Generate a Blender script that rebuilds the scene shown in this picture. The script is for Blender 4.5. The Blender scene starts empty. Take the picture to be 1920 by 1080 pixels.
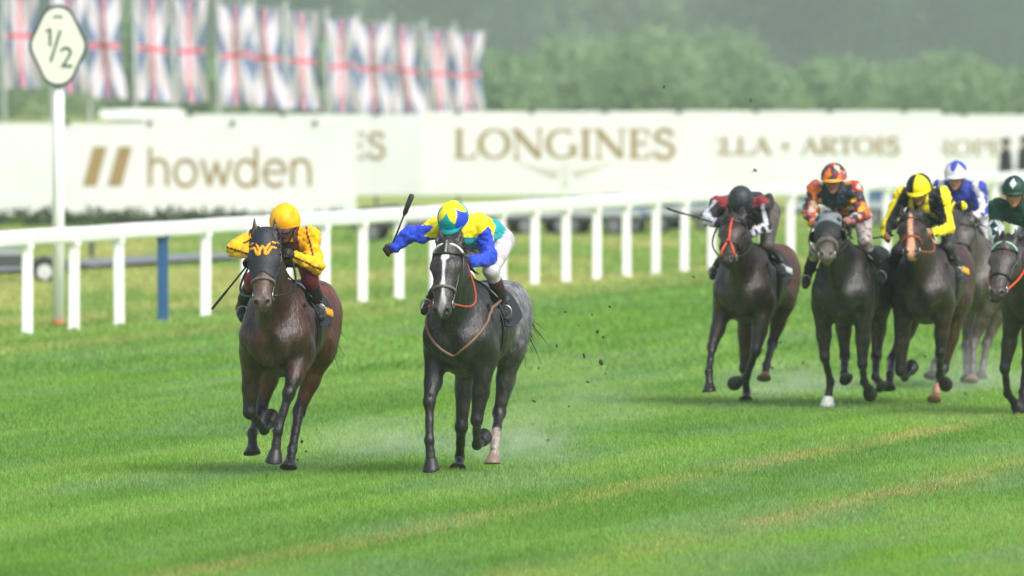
import bpy, math, random
import numpy as np
from mathutils import Vector

rng = np.random.default_rng(7)
random.seed(7)
sc = bpy.context.scene
R = math.radians

# ------------------------------------------------------------------ camera
CAMH, FPX, HOR = 3.35, 20267.0, 120.0          # camera height, focal length in photo pixels, horizon row
PITCH = math.atan((540 - HOR) / FPX)
cd = bpy.data.cameras.new('camera'); cam = bpy.data.objects.new('camera', cd)
sc.collection.objects.link(cam); sc.camera = cam
cd.sensor_width = 36; cd.lens = FPX / 1920 * 36
cd.clip_start = 1; cd.clip_end = 3000
cam.location = (0, 0, CAMH); cam.rotation_euler = (math.pi / 2 - PITCH, 0, 0)
cd.dof.use_dof = True; cd.dof.focus_distance = 88.5; cd.dof.aperture_fstop = 3.3

# ------------------------------------------------------------------ light (soft overcast, rain)
SUN_EL, SUN_AZ = R(48), R(142)
w = bpy.data.worlds.new('World'); sc.world = w; w.use_nodes = True
nt = w.node_tree; bg = nt.nodes['Background']
sky = nt.nodes.new('ShaderNodeTexSky'); sky.sky_type = 'NISHITA'; sky.sun_disc = False
sky.sun_elevation = SUN_EL; sky.sun_rotation = SUN_AZ; sky.dust_density = 4; sky.air_density = 1.0
hs = nt.nodes.new('ShaderNodeHueSaturation'); hs.inputs['Saturation'].default_value = 0.55
nt.links.new(sky.outputs[0], hs.inputs['Color']); nt.links.new(hs.outputs[0], bg.inputs[0])
bg.inputs[1].default_value = 0.15
sd = bpy.data.lights.new('sun', 'SUN'); sun = bpy.data.objects.new('sun', sd); sc.collection.objects.link(sun)
sd.energy = 1.45; sd.angle = R(28); sd.color = (1, .985, .96)
# light comes from behind and above the camera
sdir = Vector((math.sin(SUN_AZ) * math.cos(SUN_EL), math.cos(SUN_AZ) * math.cos(SUN_EL), math.sin(SUN_EL)))
sun.rotation_euler = sdir.to_track_quat('Z', 'Y').to_euler()
sc.view_settings.view_transform = 'Standard'; sc.view_settings.look = 'None'
sc.view_settings.gamma = 1; sc.view_settings.exposure = 0.62
sc.cycles.use_denoising = True
sc.cycles.max_bounces = 6; sc.cycles.volume_bounces = 1; sc.cycles.volume_step_rate = 2.5; sc.cycles.volume_max_steps = 128
sc.cycles.transparent_max_bounces = 8

# ------------------------------------------------------------------ helpers
def link(o):
    sc.collection.objects.link(o); return o
def tag(o, label=None, cat=None, group=None, kind=None):
    if label: o['label'] = label
    if cat: o['category'] = cat
    if group: o['group'] = group
    if kind: o['kind'] = kind
    return o
def empty(name, loc=(0, 0, 0), rz=0.0):
    o = bpy.data.objects.new(name, None); link(o)
    o.location = loc; o.rotation_euler = (0, 0, rz); o.empty_display_size = .2
    return o
def lin(c):
    c = np.asarray(c, float) / 255.0
    return np.where(c <= .04045, c / 12.92, ((c + .055) / 1.055) ** 2.4)
def rgb(r, g, b):
    return tuple(float(x) for x in lin((r, g, b)))
def make_mesh(name, verts, faces, col=None, smooth=True):
    """faces: array (n,3|4) or list of lists"""
    me = bpy.data.meshes.new(name)
    verts = np.asarray(verts, np.float32)
    if isinstance(faces, np.ndarray):
        n, k = faces.shape
        me.vertices.add(len(verts)); me.vertices.foreach_set('co', verts.ravel())
        me.loops.add(n * k); me.loops.foreach_set('vertex_index', faces.astype(np.int32).ravel())
        me.polygons.add(n)
        me.polygons.foreach_set('loop_start', np.arange(0, n * k, k, dtype=np.int32))
        me.polygons.foreach_set('loop_total', np.full(n, k, np.int32))
        me.update(calc_edges=True); me.validate()
    else:
        me.from_pydata([tuple(map(float, v)) for v in verts], [], [list(map(int, f)) for f in faces]); me.update()
    if smooth:
        me.polygons.foreach_set('use_smooth', np.ones(len(me.polygons), bool))
    if col is not None:
        a = me.color_attributes.new('Col', 'FLOAT_COLOR', 'POINT')
        c = np.ones((len(me.vertices), 4), np.float32); c[:, :3] = col
        a.data.foreach_set('color', c.ravel())
    return me
def obj(name, verts, faces, mat, parent=None, col=None, smooth=True):
    me = make_mesh(name, verts, faces, col, smooth)
    me.materials.append(mat)
    o = bpy.data.objects.new(name, me); link(o)
    if parent is not None: o.parent = parent
    return o

class MB:
    """collects simple shapes into one mesh"""
    def __init__(s): s.v = []; s.f = []; s.n = 0
    def add(s, v, f):
        s.v.append(np.asarray(v, float)); s.f += [[i + s.n for i in q] for q in f]; s.n += len(v); return s
    def box(s, c, d, rz=0.0):
        c = np.asarray(c, float); h = np.asarray(d, float) / 2
        v = np.array([[x, y, z] for x in (-1, 1) for y in (-1, 1) for z in (-1, 1)], float) * h
        cs, sn = math.cos(rz), math.sin(rz)
        v = np.stack([v[:, 0] * cs - v[:, 1] * sn, v[:, 0] * sn + v[:, 1] * cs, v[:, 2]], 1) + c
        return s.add(v, [[0, 1, 3, 2], [4, 6, 7, 5], [0, 4, 5, 1], [2, 3, 7, 6], [0, 2, 6, 4], [1, 5, 7, 3]])
    def tube(s, pts, rad, seg=8, flat=1.0, up=(0, 0, 1), cap=True):
        pts = np.asarray(pts, float); n = len(pts)
        rad = np.full(n, rad) if np.isscalar(rad) else np.asarray(rad, float)
        T = np.gradient(pts, axis=0); T /= np.linalg.norm(T, axis=1)[:, None] + 1e-9
        v = []
        u = np.asarray(up, float)
        for i in range(n):
            a = np.cross(T[i], u); l = np.linalg.norm(a)
            if l < 1e-3: a = np.cross(T[i], (1, 0.01, 0)); l = np.linalg.norm(a)
            a /= l; b = np.cross(a, T[i]); u = b if i >= 0 else u
            for k in range(seg):
                t = 2 * math.pi * k / seg
                v.append(pts[i] + rad[i] * (a * math.cos(t) + b * math.sin(t) * flat))
        f = [[i * seg + k, i * seg + (k + 1) % seg, (i + 1) * seg + (k + 1) % seg, (i + 1) * seg + k] for i in range(n - 1) for k in range(seg)]
        if cap: f += [list(range(seg))[::-1], [(n - 1) * seg + k for k in range(seg)]]
        return s.add(v, f)
    def ball(s, c, r, nu=12, nv=8, M=None):
        r = np.full(3, r) if np.isscalar(r) else np.asarray(r, float)
        v = []; f = []
        for j in range(nv + 1):
            ph = math.pi * j / nv
            for i in range(nu):
                th = 2 * math.pi * i / nu
                v.append([math.sin(ph) * math.cos(th), math.sin(ph) * math.sin(th), math.cos(ph)])
        v = np.array(v) * r
        if M is not None: v = v @ np.asarray(M).T
        v = v + np.asarray(c, float)
        for j in range(nv):
            for i in range(nu):
                f.append([j * nu + i, (j + 1) * nu + i, (j + 1) * nu + (i + 1) % nu, j * nu + (i + 1) % nu])
        return s.add(v, f)
    def prism(s, poly, d0, d1, M=None, o=(0, 0, 0)):
        """poly: list of (a,b) -> extruded between depth d0 and d1; M columns = axes for a, depth, b"""
        M = np.eye(3) if M is None else np.asarray(M, float)
        n = len(poly)
        loc = np.array([[a, d, b] for d in (d0, d1) for a, b in poly])
        v = loc @ M.T + np.asarray(o, float)
        f = [list(range(n)), list(range(n, 2 * n))[::-1]] + [[i, n + i, n + (i + 1) % n, (i + 1) % n] for i in range(n)]
        return s.add(v, f)
    def build(s, name, mat, parent=None, smooth=False, col=None):
        return obj(name, np.concatenate(s.v), s.f, mat, parent, col, smooth)

def pnoise(P, scale, seed=0):
    """value noise, P (n,d) -> 0..1"""
    P = np.asarray(P, float) / scale + 1000.0 + seed * 17.31
    I = np.floor(P).astype(np.int64); F = P - I; F = F * F * (3 - 2 * F)
    d = P.shape[1]; out = np.zeros(len(P))
    for c in range(2 ** d):
        h = np.zeros(len(P), np.int64); wgt = np.ones(len(P))
        for k in range(d):
            b = (c >> k) & 1
            h = h * 73856093 + (I[:, k] + b) * (19349663 + 83492791 * k)
            wgt *= F[:, k] if b else 1 - F[:, k]
        h = (h ^ (h >> 13)) * 1274126177 & 0x7fffffff
        h = (h ^ (h >> 15)) * 668265263 & 0x7fffffff
        out += wgt * ((h ^ (h >> 11)) & 0xffff) / 65535.0
    return out
def fbm(P, scale, seed=0, o=3):
    r = 0; a = .5; t = 0
    for k in range(o):
        r = r + a * pnoise(P, scale / 2 ** k, seed + k); t += a; a *= .55
    return r / t
def sstep(a, b, x):
    t = np.clip((x - a) / (b - a), 0, 1); return t * t * (3 - 2 * t)
def mix(a, b, t):
    t = np.asarray(t)[..., None]; return np.asarray(a) * (1 - t) + np.asarray(b) * t

# pixel <-> world (used to set things out in metres on the ground)
CR = np.array([1, 0, 0.]); CF = np.array([0, math.cos(PITCH), -math.sin(PITCH)]); CU = np.array([0, math.sin(PITCH), math.cos(PITCH)])
def ray(u, v):
    return (u - 960) / FPX * CR + CF + (540 - v) / FPX * CU
def ground_at(u, v):
    r = ray(u, v); t = -CAMH / r[2]; return np.array([0, 0, CAMH]) + t * r
def at_depth(u, v, Y):
    r = ray(u, v); return np.array([0, 0, CAMH]) + r * (Y / r[1])

# ------------------------------------------------------------------ materials
def mat(name, color=None, rough=.6, attr=False, noise=None, metal=0, spec=.5, bump=0, bscale=60, sheen=0, coat=0, trans=0, stretch=None):
    m = bpy.data.materials.new(name); m.use_nodes = True
    N = m.node_tree.nodes; L = m.node_tree.links; b = N['Principled BSDF']
    b.inputs['Roughness'].default_value = rough; b.inputs['Metallic'].default_value = metal
    b.inputs['Specular IOR Level'].default_value = spec
    if sheen: b.inputs['Sheen Weight'].default_value = sheen
    if coat: b.inputs['Coat Weight'].default_value = coat; b.inputs['Coat Roughness'].default_value = .25
    src = None
    if attr:
        a = N.new('ShaderNodeAttribute'); a.attribute_name = 'Col'; src = a.outputs['Color']
    else:
        c = N.new('ShaderNodeRGB'); c.outputs[0].default_value = (*color, 1); src = c.outputs[0]
    tc = N.new('ShaderNodeTexCoord')
    vec = tc.outputs['Object']
    if stretch:
        mp = N.new('ShaderNodeMapping'); mp.inputs['Scale'].default_value = stretch; L.new(vec, mp.inputs[0]); vec = mp.outputs[0]
    if noise:
        nz = N.new('ShaderNodeTexNoise'); nz.inputs['Scale'].default_value = noise[0]; nz.inputs['Detail'].default_value = 4
        L.new(vec, nz.inputs['Vector'])
        mr = N.new('ShaderNodeMapRange'); mr.inputs[1].default_value = .3; mr.inputs[2].default_value = .7
        mr.inputs[3].default_value = 1 - noise[1]; mr.inputs[4].default_value = 1 + noise[1]
        L.new(nz.outputs['Fac'], mr.inputs[0])
        mx = N.new('ShaderNodeVectorMath'); mx.operation = 'SCALE'
        L.new(src, mx.inputs[0]); L.new(mr.outputs[0], mx.inputs['Scale']); src = mx.outputs[0]
    L.new(src, b.inputs['Base Color'])
    if bump:
        n2 = N.new('ShaderNodeTexNoise'); n2.inputs['Scale'].default_value = bscale; n2.inputs['Detail'].default_value = 5
        L.new(vec, n2.inputs['Vector'])
        bp = N.new('ShaderNodeBump'); bp.inputs['Strength'].default_value = bump; bp.inputs['Distance'].default_value = .02
        L.new(n2.outputs['Fac'], bp.inputs['Height']); L.new(bp.outputs[0], b.inputs['Normal'])
    if trans:
        t = N.new('ShaderNodeBsdfTranslucent'); L.new(src, t.inputs[0])
        ms = N.new('ShaderNodeMixShader'); ms.inputs[0].default_value = trans
        L.new(b.outputs[0], ms.inputs[1]); L.new(t.outputs[0], ms.inputs[2]); L.new(ms.outputs[0], N['Material Output'].inputs[0])
    return m

M = dict(
    plastic=mat('white_plastic', (.86, .87, .88), .35, noise=(1.5, .05)),
    bluepost=mat('blue_plastic', rgb(36, 84, 130), .4, noise=(6, .1)),
    board=mat('board_vinyl', (.69, .705, .70), .55, noise=(.6, .04)),
    letter=mat('gold_brown_print', rgb(150, 128, 84), .6, noise=(8, .06)),
    greyprint=mat('pale_grey_print', rgb(196, 194, 180), .6),
    darkgrey=mat('dark_grey_metal', (.06, .07, .075), .5, noise=(12, .2)),
    steel=mat('steel', (.45, .46, .48), .3, metal=1),
    sign=mat('sign_cream', (.72, .745, .64), .5, noise=(3, .03)),
    signrim=mat('sign_rim', rgb(62, 74, 76), .5),
    terracotta=mat('terracotta_band', rgb(190, 120, 80), .7, noise=(9, .15)),
    pole=mat('flag_pole', (.42, .46, .46), .4, noise=(4, .08)),
    flag=mat('flag_cloth', rough=.8, attr=True, trans=.35),
    leaf=mat('leaves', rough=.65, attr=True, trans=.3, spec=.2),
    bark=mat('bark', (.07, .055, .04), .9, noise=(6, .3), bump=.5, bscale=12),
    grass=mat('grass_blades', rough=.6, attr=True, trans=.4, spec=.25),
    tarmac=mat('tarmac', (.20, .215, .23), .8, noise=(1.2, .12), bump=.2),
    coat=mat('wet_coat', rough=.40, attr=True, noise=(45, .30), spec=.5, bump=.55, bscale=42, stretch=(1, 1, .4)),
    hair=mat('hair', (.012, .010, .010), .5, noise=(30, .3)),
    hairgrey=mat('grey_hair', rgb(70, 64, 62), .6, noise=(30, .3)),
    hoof=mat('hoof_horn', rough=.45, attr=True, noise=(40, .2)),
    eye=mat('eye', (.006, .004, .003), .08),
    silk=mat('silks', rough=.6, spec=.3, attr=True, noise=(18, .06), bump=.8, bscale=14, sheen=.1),
    breech=mat('breeches', rough=.6, attr=True, noise=(22, .06), bump=.25, bscale=24),
    leather=mat('dark_leather', (.010, .010, .011), .32, noise=(30, .2)),
    tan=mat('tan_leather', rgb(112, 86, 66), .5, noise=(30, .15)),
    orange=mat('orange_webbing', rgb(206, 78, 26), .5, noise=(30, .12)),
    rust=mat('rust_leather', rgb(150, 66, 32), .5, noise=(30, .12)),
    palestrap=mat('pale_strap', rgb(205, 208, 208), .5, noise=(30, .08)),
    greystrap=mat('grey_strap', rgb(104, 97, 91), .6, noise=(30, .08)),
    mint=mat('mint_strap', rgb(150, 196, 172), .5),
    helmet=mat('cap_silk', rough=.5, spec=.35, attr=True, noise=(20, .05), bump=.15, bscale=20),
    skin=mat('skin', rough=.5, attr=True, noise=(40, .08), spec=.4),
    goggle=mat('goggle', (.02, .02, .025), .12),
    hood=mat('hood_cloth', rough=.6, attr=True, noise=(40, .12), bump=.2, bscale=50),
    fleece=mat('sheepskin', rgb(104, 96, 88), .95, noise=(40, .2), bump=.8, bscale=60),
    gold=mat('gold_emblem', rgb(236, 160, 24), .5),
    cloth=mat('saddle_cloth', rgb(22, 26, 36), .7, noise=(30, .15), bump=.15),
    whip=mat('whip', (.012, .012, .014), .4),
    soil=mat('turf_clod', (.035, .035, .015), .95, noise=(30, .4)),
    tyre=mat('tyre', (.02, .02, .02), .8, noise=(20, .15)),
    hub2=mat('dull_hub', (.16, .17, .18), .5),
    hub=mat('wheel_hub', (.60, .60, .60), .4, noise=(8, .08)),
    glass=mat('car_glass', (.03, .04, .05), .08),
)

# wet grit thrown up by the hooves, spattered over the coats and silks
def spatter(m, amount, colour):
    N = m.node_tree.nodes; L = m.node_tree.links; b = N['Principled BSDF']; src = b.inputs['Base Color'].links[0].from_socket
    tc = N.new('ShaderNodeTexCoord'); nz = N.new('ShaderNodeTexNoise'); nz.inputs['Scale'].default_value = 75; nz.inputs['Detail'].default_value = 2
    big = N.new('ShaderNodeTexNoise'); big.inputs['Scale'].default_value = 5; L.new(tc.outputs['Object'], nz.inputs['Vector']); L.new(tc.outputs['Object'], big.inputs['Vector'])
    r1 = N.new('ShaderNodeMapRange'); r1.inputs[1].default_value = .60; r1.inputs[2].default_value = .68; L.new(nz.outputs['Fac'], r1.inputs[0])
    r2 = N.new('ShaderNodeMapRange'); r2.inputs[1].default_value = .35; r2.inputs[2].default_value = .65; r2.inputs[4].default_value = amount; L.new(big.outputs['Fac'], r2.inputs[0])
    mu = N.new('ShaderNodeMath'); mu.operation = 'MULTIPLY'; L.new(r1.outputs[0], mu.inputs[0]); L.new(r2.outputs[0], mu.inputs[1])
    mx = N.new('ShaderNodeMix'); mx.data_type = 'RGBA'; L.new(mu.outputs[0], mx.inputs['Factor']); L.new(src, mx.inputs['A']); mx.inputs['B'].default_value = (*colour, 1)
    L.new(mx.outputs['Result'], b.inputs['Base Color'])
spatter(M['coat'], .26, rgb(122, 108, 94)); spatter(M['silk'], .35, rgb(70, 58, 44)); spatter(M['breech'], .45, rgb(90, 76, 60))
HAZE = 0.00034
# ------------------------------------------------------------------ ground, grass, path
SLOPE = .2156                     # the track runs away from the camera along (SLOPE, 1)
def turf_colour(P, pick=None):
    """true colour of the turf at ground points: lush and dry patches drawn out along the course, two worn wheel lines.
    pick: one random number per blade, so that single blades are either dry or green"""
    x, y = P[:, 0], P[:, 1]; c = x - SLOPE * y
    a = rgb(116, 158, 66); b = rgb(138, 174, 86); dk = rgb(94, 140, 56); dry = rgb(186, 178, 112)
    Q = np.stack([c * 2.0, y * .13], 1)
    col = mix(a, b, sstep(.3, .7, fbm(Q, 1.5, 3)))
    col = mix(col, dk, .5 * sstep(.42, .72, fbm(np.stack([c * 1.6, y * .16], 1), 2.2, 11)))
    col = mix(col, rgb(130, 172, 60), .6 * sstep(.55, .75, fbm(np.stack([c * 2, y * .3], 1), 1.3, 29)))
    col = mix(col, rgb(128, 160, 108), .55 * sstep(.55, .75, fbm(np.stack([c * 1.4, y * .3], 1), 1.2, 53)))
    wob = .22 * (fbm(np.stack([y], 1), 7, 5) - .5)
    pk = .5 if pick is None else pick
    for c0, wd, am in ((-15.15, .26, 1.0), (-17.40, .24, .85)):
        k = np.exp(-((c - c0 + wob) / wd) ** 2) * am * sstep(.15, .70, fbm(np.stack([c * 3, y * .5], 1), 1.0, 8)) * (.75 + .25 * sstep(75, 95, y))
        col = mix(col, dry, np.where(pk < k * .75, .85, .10 * k))
        k2 = k * sstep(.45, .7, fbm(np.stack([c * 2, y * .4], 1), .8, 19))
        col = mix(col, rgb(140, 118, 70), np.where(pk > 1 - k2 * .35, .9, 0))
    # rough, drier grass behind the running rail
    far = sstep(-33.2, -34.6, c)
    col = mix(col, mix(rgb(144, 172, 88), rgb(190, 190, 118), sstep(.4, .7, fbm(np.stack([x * .6, y * .12], 1), 1.2, 41))), far * .8)
    col = mix(col, dry, .4 * np.exp(-((c + 33.0) / .5) ** 2))
    return col
gx = np.unique(np.concatenate([np.linspace(-700, -40, 12), np.linspace(-40, 40, 161), np.linspace(40, 700, 12)]))
gy = np.unique(np.concatenate([np.linspace(-60, 50, 8), np.linspace(50, 330, 281), np.linspace(330, 4000, 30)]))
GX, GY = np.meshgrid(gx, gy, indexing='ij'); P = np.stack([GX.ravel(), GY.ravel()], 1)
ii, jj = np.meshgrid(np.arange(len(gx) - 1), np.arange(len(gy) - 1), indexing='ij'); ny = len(gy)
q = (ii * ny + jj).ravel(); F = np.stack([q, q + ny, q + ny + 1, q + 1], 1)
gm = mat('turf', rough=.9, attr=True, noise=(9, .25), bump=.4, bscale=40, spec=.1)
tag(obj('ground', np.column_stack([P, np.zeros(len(P))]), F, gm, col=turf_colour(P) * .8, smooth=False), kind='structure')

# grass: single bent blades, denser near the camera
def grass_blades(n, y0, y1, pw, hgt, wid):
    u = rng.random(n); y = (y0 ** pw + u * (y1 ** pw - y0 ** pw)) ** (1 / pw)
    x = (rng.random(n) * 2 - 1) * (y * .0535 + .5)
    P = np.stack([x, y], 1)
    h = hgt * (.6 + .8 * rng.random(n)) * (.75 + .5 * fbm(P, .6, 77)); wd = wid * (.6 + .8 * rng.random(n)) * (y / 90)
    th = rng.random(n) * math.pi; lean = rng.normal(0, .45, (n, 2)) * h[:, None]
    dx = np.cos(th) * wd / 2; dy = np.sin(th) * wd / 2
    v = np.zeros((n, 3, 3))
    v[:, 0] = np.stack([x - dx, y - dy, np.full(n, -.005)], 1); v[:, 1] = np.stack([x + dx, y + dy, np.full(n, -.005)], 1)
    v[:, 2] = np.stack([x + lean[:, 0], y + lean[:, 1], h], 1)
    col = turf_colour(P, rng.random(n)) * (.60 + .80 * rng.random(n))[:, None]
    straw = rng.random(n) < .02; col[straw] *= np.array([1.5, 1.25, 1.3])
    return v.reshape(-1, 3), np.repeat(col, 3, 0)
gv, gc = [], []
for args in ((760000, 62, 118, -1.0, .034, .0075), (260000, 118, 250, -1.0, .055, .016)):
    a, b = grass_blades(*args); gv.append(a); gc.append(b)
gv = np.concatenate(gv); gc = np.concatenate(gc)
tag(obj('grass', gv, np.arange(len(gv)).reshape(-1, 3), M['grass'], col=gc, smooth=False),
    'short bright green racecourse turf with two worn yellow lines', 'grass', kind='stuff')

# grey service path behind the rail
pm = MB()
pa, pb = np.array([-30, 101.]), np.array([25, 296.])
d = (pb - pa) / np.linalg.norm(pb - pa); nrm = np.array([-d[1], d[0]])
off = np.array([-7.0, 178.]) ; 
ts = np.linspace(-60, 9, 25)
pv = []
for t in ts:
    for s in (-.95, .95):
        p = off + d * t + nrm * s; pv.append((p[0], p[1], .085))
pm.add(pv, [[2 * i, 2 * i + 1, 2 * i + 3, 2 * i + 2] for i in range(len(ts) - 1)])
tag(pm.build('path', M['tarmac']), kind='structure')

# ------------------------------------------------------------------ running rail
RC = -34.8                        # rail offset: x = RC + SLOPE*y
ang = math.atan(SLOPE)            # heading of the rail
rail = tag(empty('running_rail', (RC + SLOPE * 133.6, 133.6, 0), -ang), 'long white plastic running rail on posts behind the horses', 'rail')
L0, L1 = -14.0, 130.0
Ys = []
yy = 133.55 - 2.26 * 3
mb = MB()
# fat rounded rail, swept along local +y
prof = [(.055 * math.copysign(abs(math.cos(t)) ** .45, math.cos(t)), 1.205 + .100 * math.copysign(abs(math.sin(t)) ** .5, math.sin(t))) for t in np.linspace(0, 2 * math.pi, 28, endpoint=False)]
rs = np.linspace(L0, L1, 60)
rv = [(a, s, b + .006 * math.sin(s * 1.3)) for s in rs for a, b in prof]
n = len(prof)
mb.add(rv, [[i * n + k, (i + 1) * n + k, (i + 1) * n + (k + 1) % n, i * n + (k + 1) % n] for i in range(len(rs) - 1) for k in range(n)])
mb.build('rail', M['plastic'], rail, smooth=True)
for k in range(7):
    y_ = L0 + 9.2 + k * 18.6 / 1.0
    mb = MB(); pj = [(a * 1.10, (b - 1.205) * 1.05 + 1.205) for a, b in prof]
    mb.add([(a, y_ + d, b) for d in (-.09, .09) for a, b in pj], [[q, n + q, n + (q + 1) % n, (q + 1) % n] for q in range(n)] + [list(range(n)), [n + q for q in range(n)][::-1]])
    mb.build('joint_sleeve', M['plastic'], rail)
post = MB()
def rrect(hw, hd, b):
    return [(hw, hd - b), (hw - b, hd), (-hw + b, hd), (-hw, hd - b), (-hw, -hd + b), (-hw + b, -hd), (hw - b, -hd), (hw, -hd + b)]
def slab(mb, z0, z1, hw, hd, b=.012):
    r = rrect(hw, hd, b); n = len(r); mb.add([(x, y, z) for z in (z0, z1) for x, y in r], [[k, (k + 1) % n, n + (k + 1) % n, n + k] for k in range(n)] + [list(range(n))[::-1], [n + k for k in range(n)]])
slab(post, -.05, 1.13, .070, .035); slab(post, 1.06, 1.125, .082, .050); slab(post, -.03, .035, .080, .045)
pme = None
for k in range(-3, 45):
    s = k * 2.26 / math.cos(ang)
    if s < L0 or s > L1: continue
    if pme is None:
        o = post.build('post', M['plastic'], rail, smooth=False); pme = o.data
    else:
        me = pme
        if k == 3:
            me = pme.copy(); me.materials.clear(); me.materials.append(M['bluepost'])
        o = bpy.data.objects.new('post', me); link(o); o.parent = rail
        if k == 3: o['label'] = 'blue rail post'
    o.location = (0.0, s, 0); o.rotation_euler = (rng.normal() * .006, rng.normal() * .006, ang + rng.normal() * .05)

# ------------------------------------------------------------------ half-mile marker
NSTROKE = [0]
def stroke(mb, pts, w, M3, o, depth=0.0, closed=False):
    """flat ribbon of width w along 2-D points; M3 columns = right, out, up"""
    NSTROKE[0] += 1; depth = depth + (NSTROKE[0] % 7) * .0009          # no two strokes in one plane
    pts = np.asarray(pts, float); n = len(pts)
    w = np.full(n, w) if np.isscalar(w) else np.asarray(w, float)
    T = np.gradient(pts, axis=0)
    if closed: T[0] = T[-1] = pts[1] - pts[-2]
    T /= np.linalg.norm(T, axis=1)[:, None] + 1e-9
    N = np.stack([-T[:, 1], T[:, 0]], 1)
    A = pts + N * w[:, None] / 2; B = pts - N * w[:, None] / 2
    v = []
    for dep in (depth, depth + .006):
        for a, b in zip(A, B):
            v.append((a[0], dep, a[1])); v.append((b[0], dep, b[1]))
    v = np.array(v) @ np.asarray(M3).T + np.asarray(o)
    f = []; m = 2 * n
    for i in range(n - 1):
        f.append([m + 2 * i, m + 2 * i + 1, m + 2 * i + 3, m + 2 * i + 2])
        f.append([2 * i, 2 * i + 2, 2 * i + 3, 2 * i + 1])
        f.append([2 * i, m + 2 * i, m + 2 * i + 2, 2 * i + 2]); f.append([2 * i + 1, 2 * i + 3, m + 2 * i + 3, m + 2 * i + 1])
    mb.add(v, f)
def arc(cx, cy, rx, ry, a0, a1, n=18):
    t = np.radians(np.linspace(a0, a1, n)); return np.stack([cx + rx * np.cos(t), cy + ry * np.sin(t)], 1)
FACE = np.array([[1, 0, 0], [0, -1, 0], [0, 0, 1]]).T      # right, towards camera, up
sp = ground_at(110, 612)
sg = tag(empty('marker_sign', sp), 'tall white half-mile marker post with cream rounded diamond sign', 'sign')
scl = FPX / sp[1]
mb = MB(); mb.tube([(0, 0, 0), (0, 0, 2.0), (0, 0, 3.42)], [.078, .075, .072], 16); mb.build('post', M['plastic'], sg, smooth=True)
mb = MB(); mb.tube([(0, 0, 0), (0, 0, .09)], [.083, .083], 16); mb.build('base_band', M['terracotta'], sg, smooth=True)
def rdiamond(wd, ht, n=18):
    """diamond with broad round corners"""
    r = .30 * wd; a, b = wd / 2 - r, ht / 2 - r; o = []
    for k, (cx, cz) in enumerate(((a, 0), (0, b), (-a, 0), (0, -b))):
        na = math.atan2(a, b)                       # normal angle of a straight side
        hw = (na if k % 2 == 0 else math.pi / 2 - na)
        for t in np.linspace(-hw, hw, n): o.append((cx + r * math.cos(k * math.pi / 2 + t), cz + r * math.sin(k * math.pi / 2 + t)))
    return o
zc = CAMH + (HOR - 86) / scl
sw, sh = 106 / scl, 150 / scl
mb = MB(); mb.prism(rdiamond(sw + .03, sh + .03), .02, -.05, o=(0, -.06, zc)); mb.build('rim', M['signrim'], sg)
mb = MB(); mb.prism(rdiamond(sw - .055, sh - .055), -.052, -.060, o=(0, -.06, zc)); mb.build('face', M['sign'], sg)
mb = MB(); so = (0, -.125, zc)
u_ = sw / 94
stroke(mb, np.array([(-20, 25), (-13, 29), (-13, 0)]) * u_, 3.9 * u_, FACE, so)
stroke(mb, np.array([(4, 26), (-12, -26)]) * u_, 3.9 * u_, FACE, so)
two = np.concatenate([arc(13, -11, 8, 8, 165, -35, 12), np.array([(8, -34 + 1)])]) * u_
stroke(mb, two, 3.9 * u_, FACE, so); stroke(mb, np.array([(6, -33), (24, -33)]) * u_, 3.9 * u_, FACE, so)
stroke(mb, np.array([(-7, 46), (-3, 51), (0, 48), (3, 51), (7, 46)]) * u_, 2.4 * u_, FACE, so)
mb.build('numerals', M['signrim'], sg)

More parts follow.
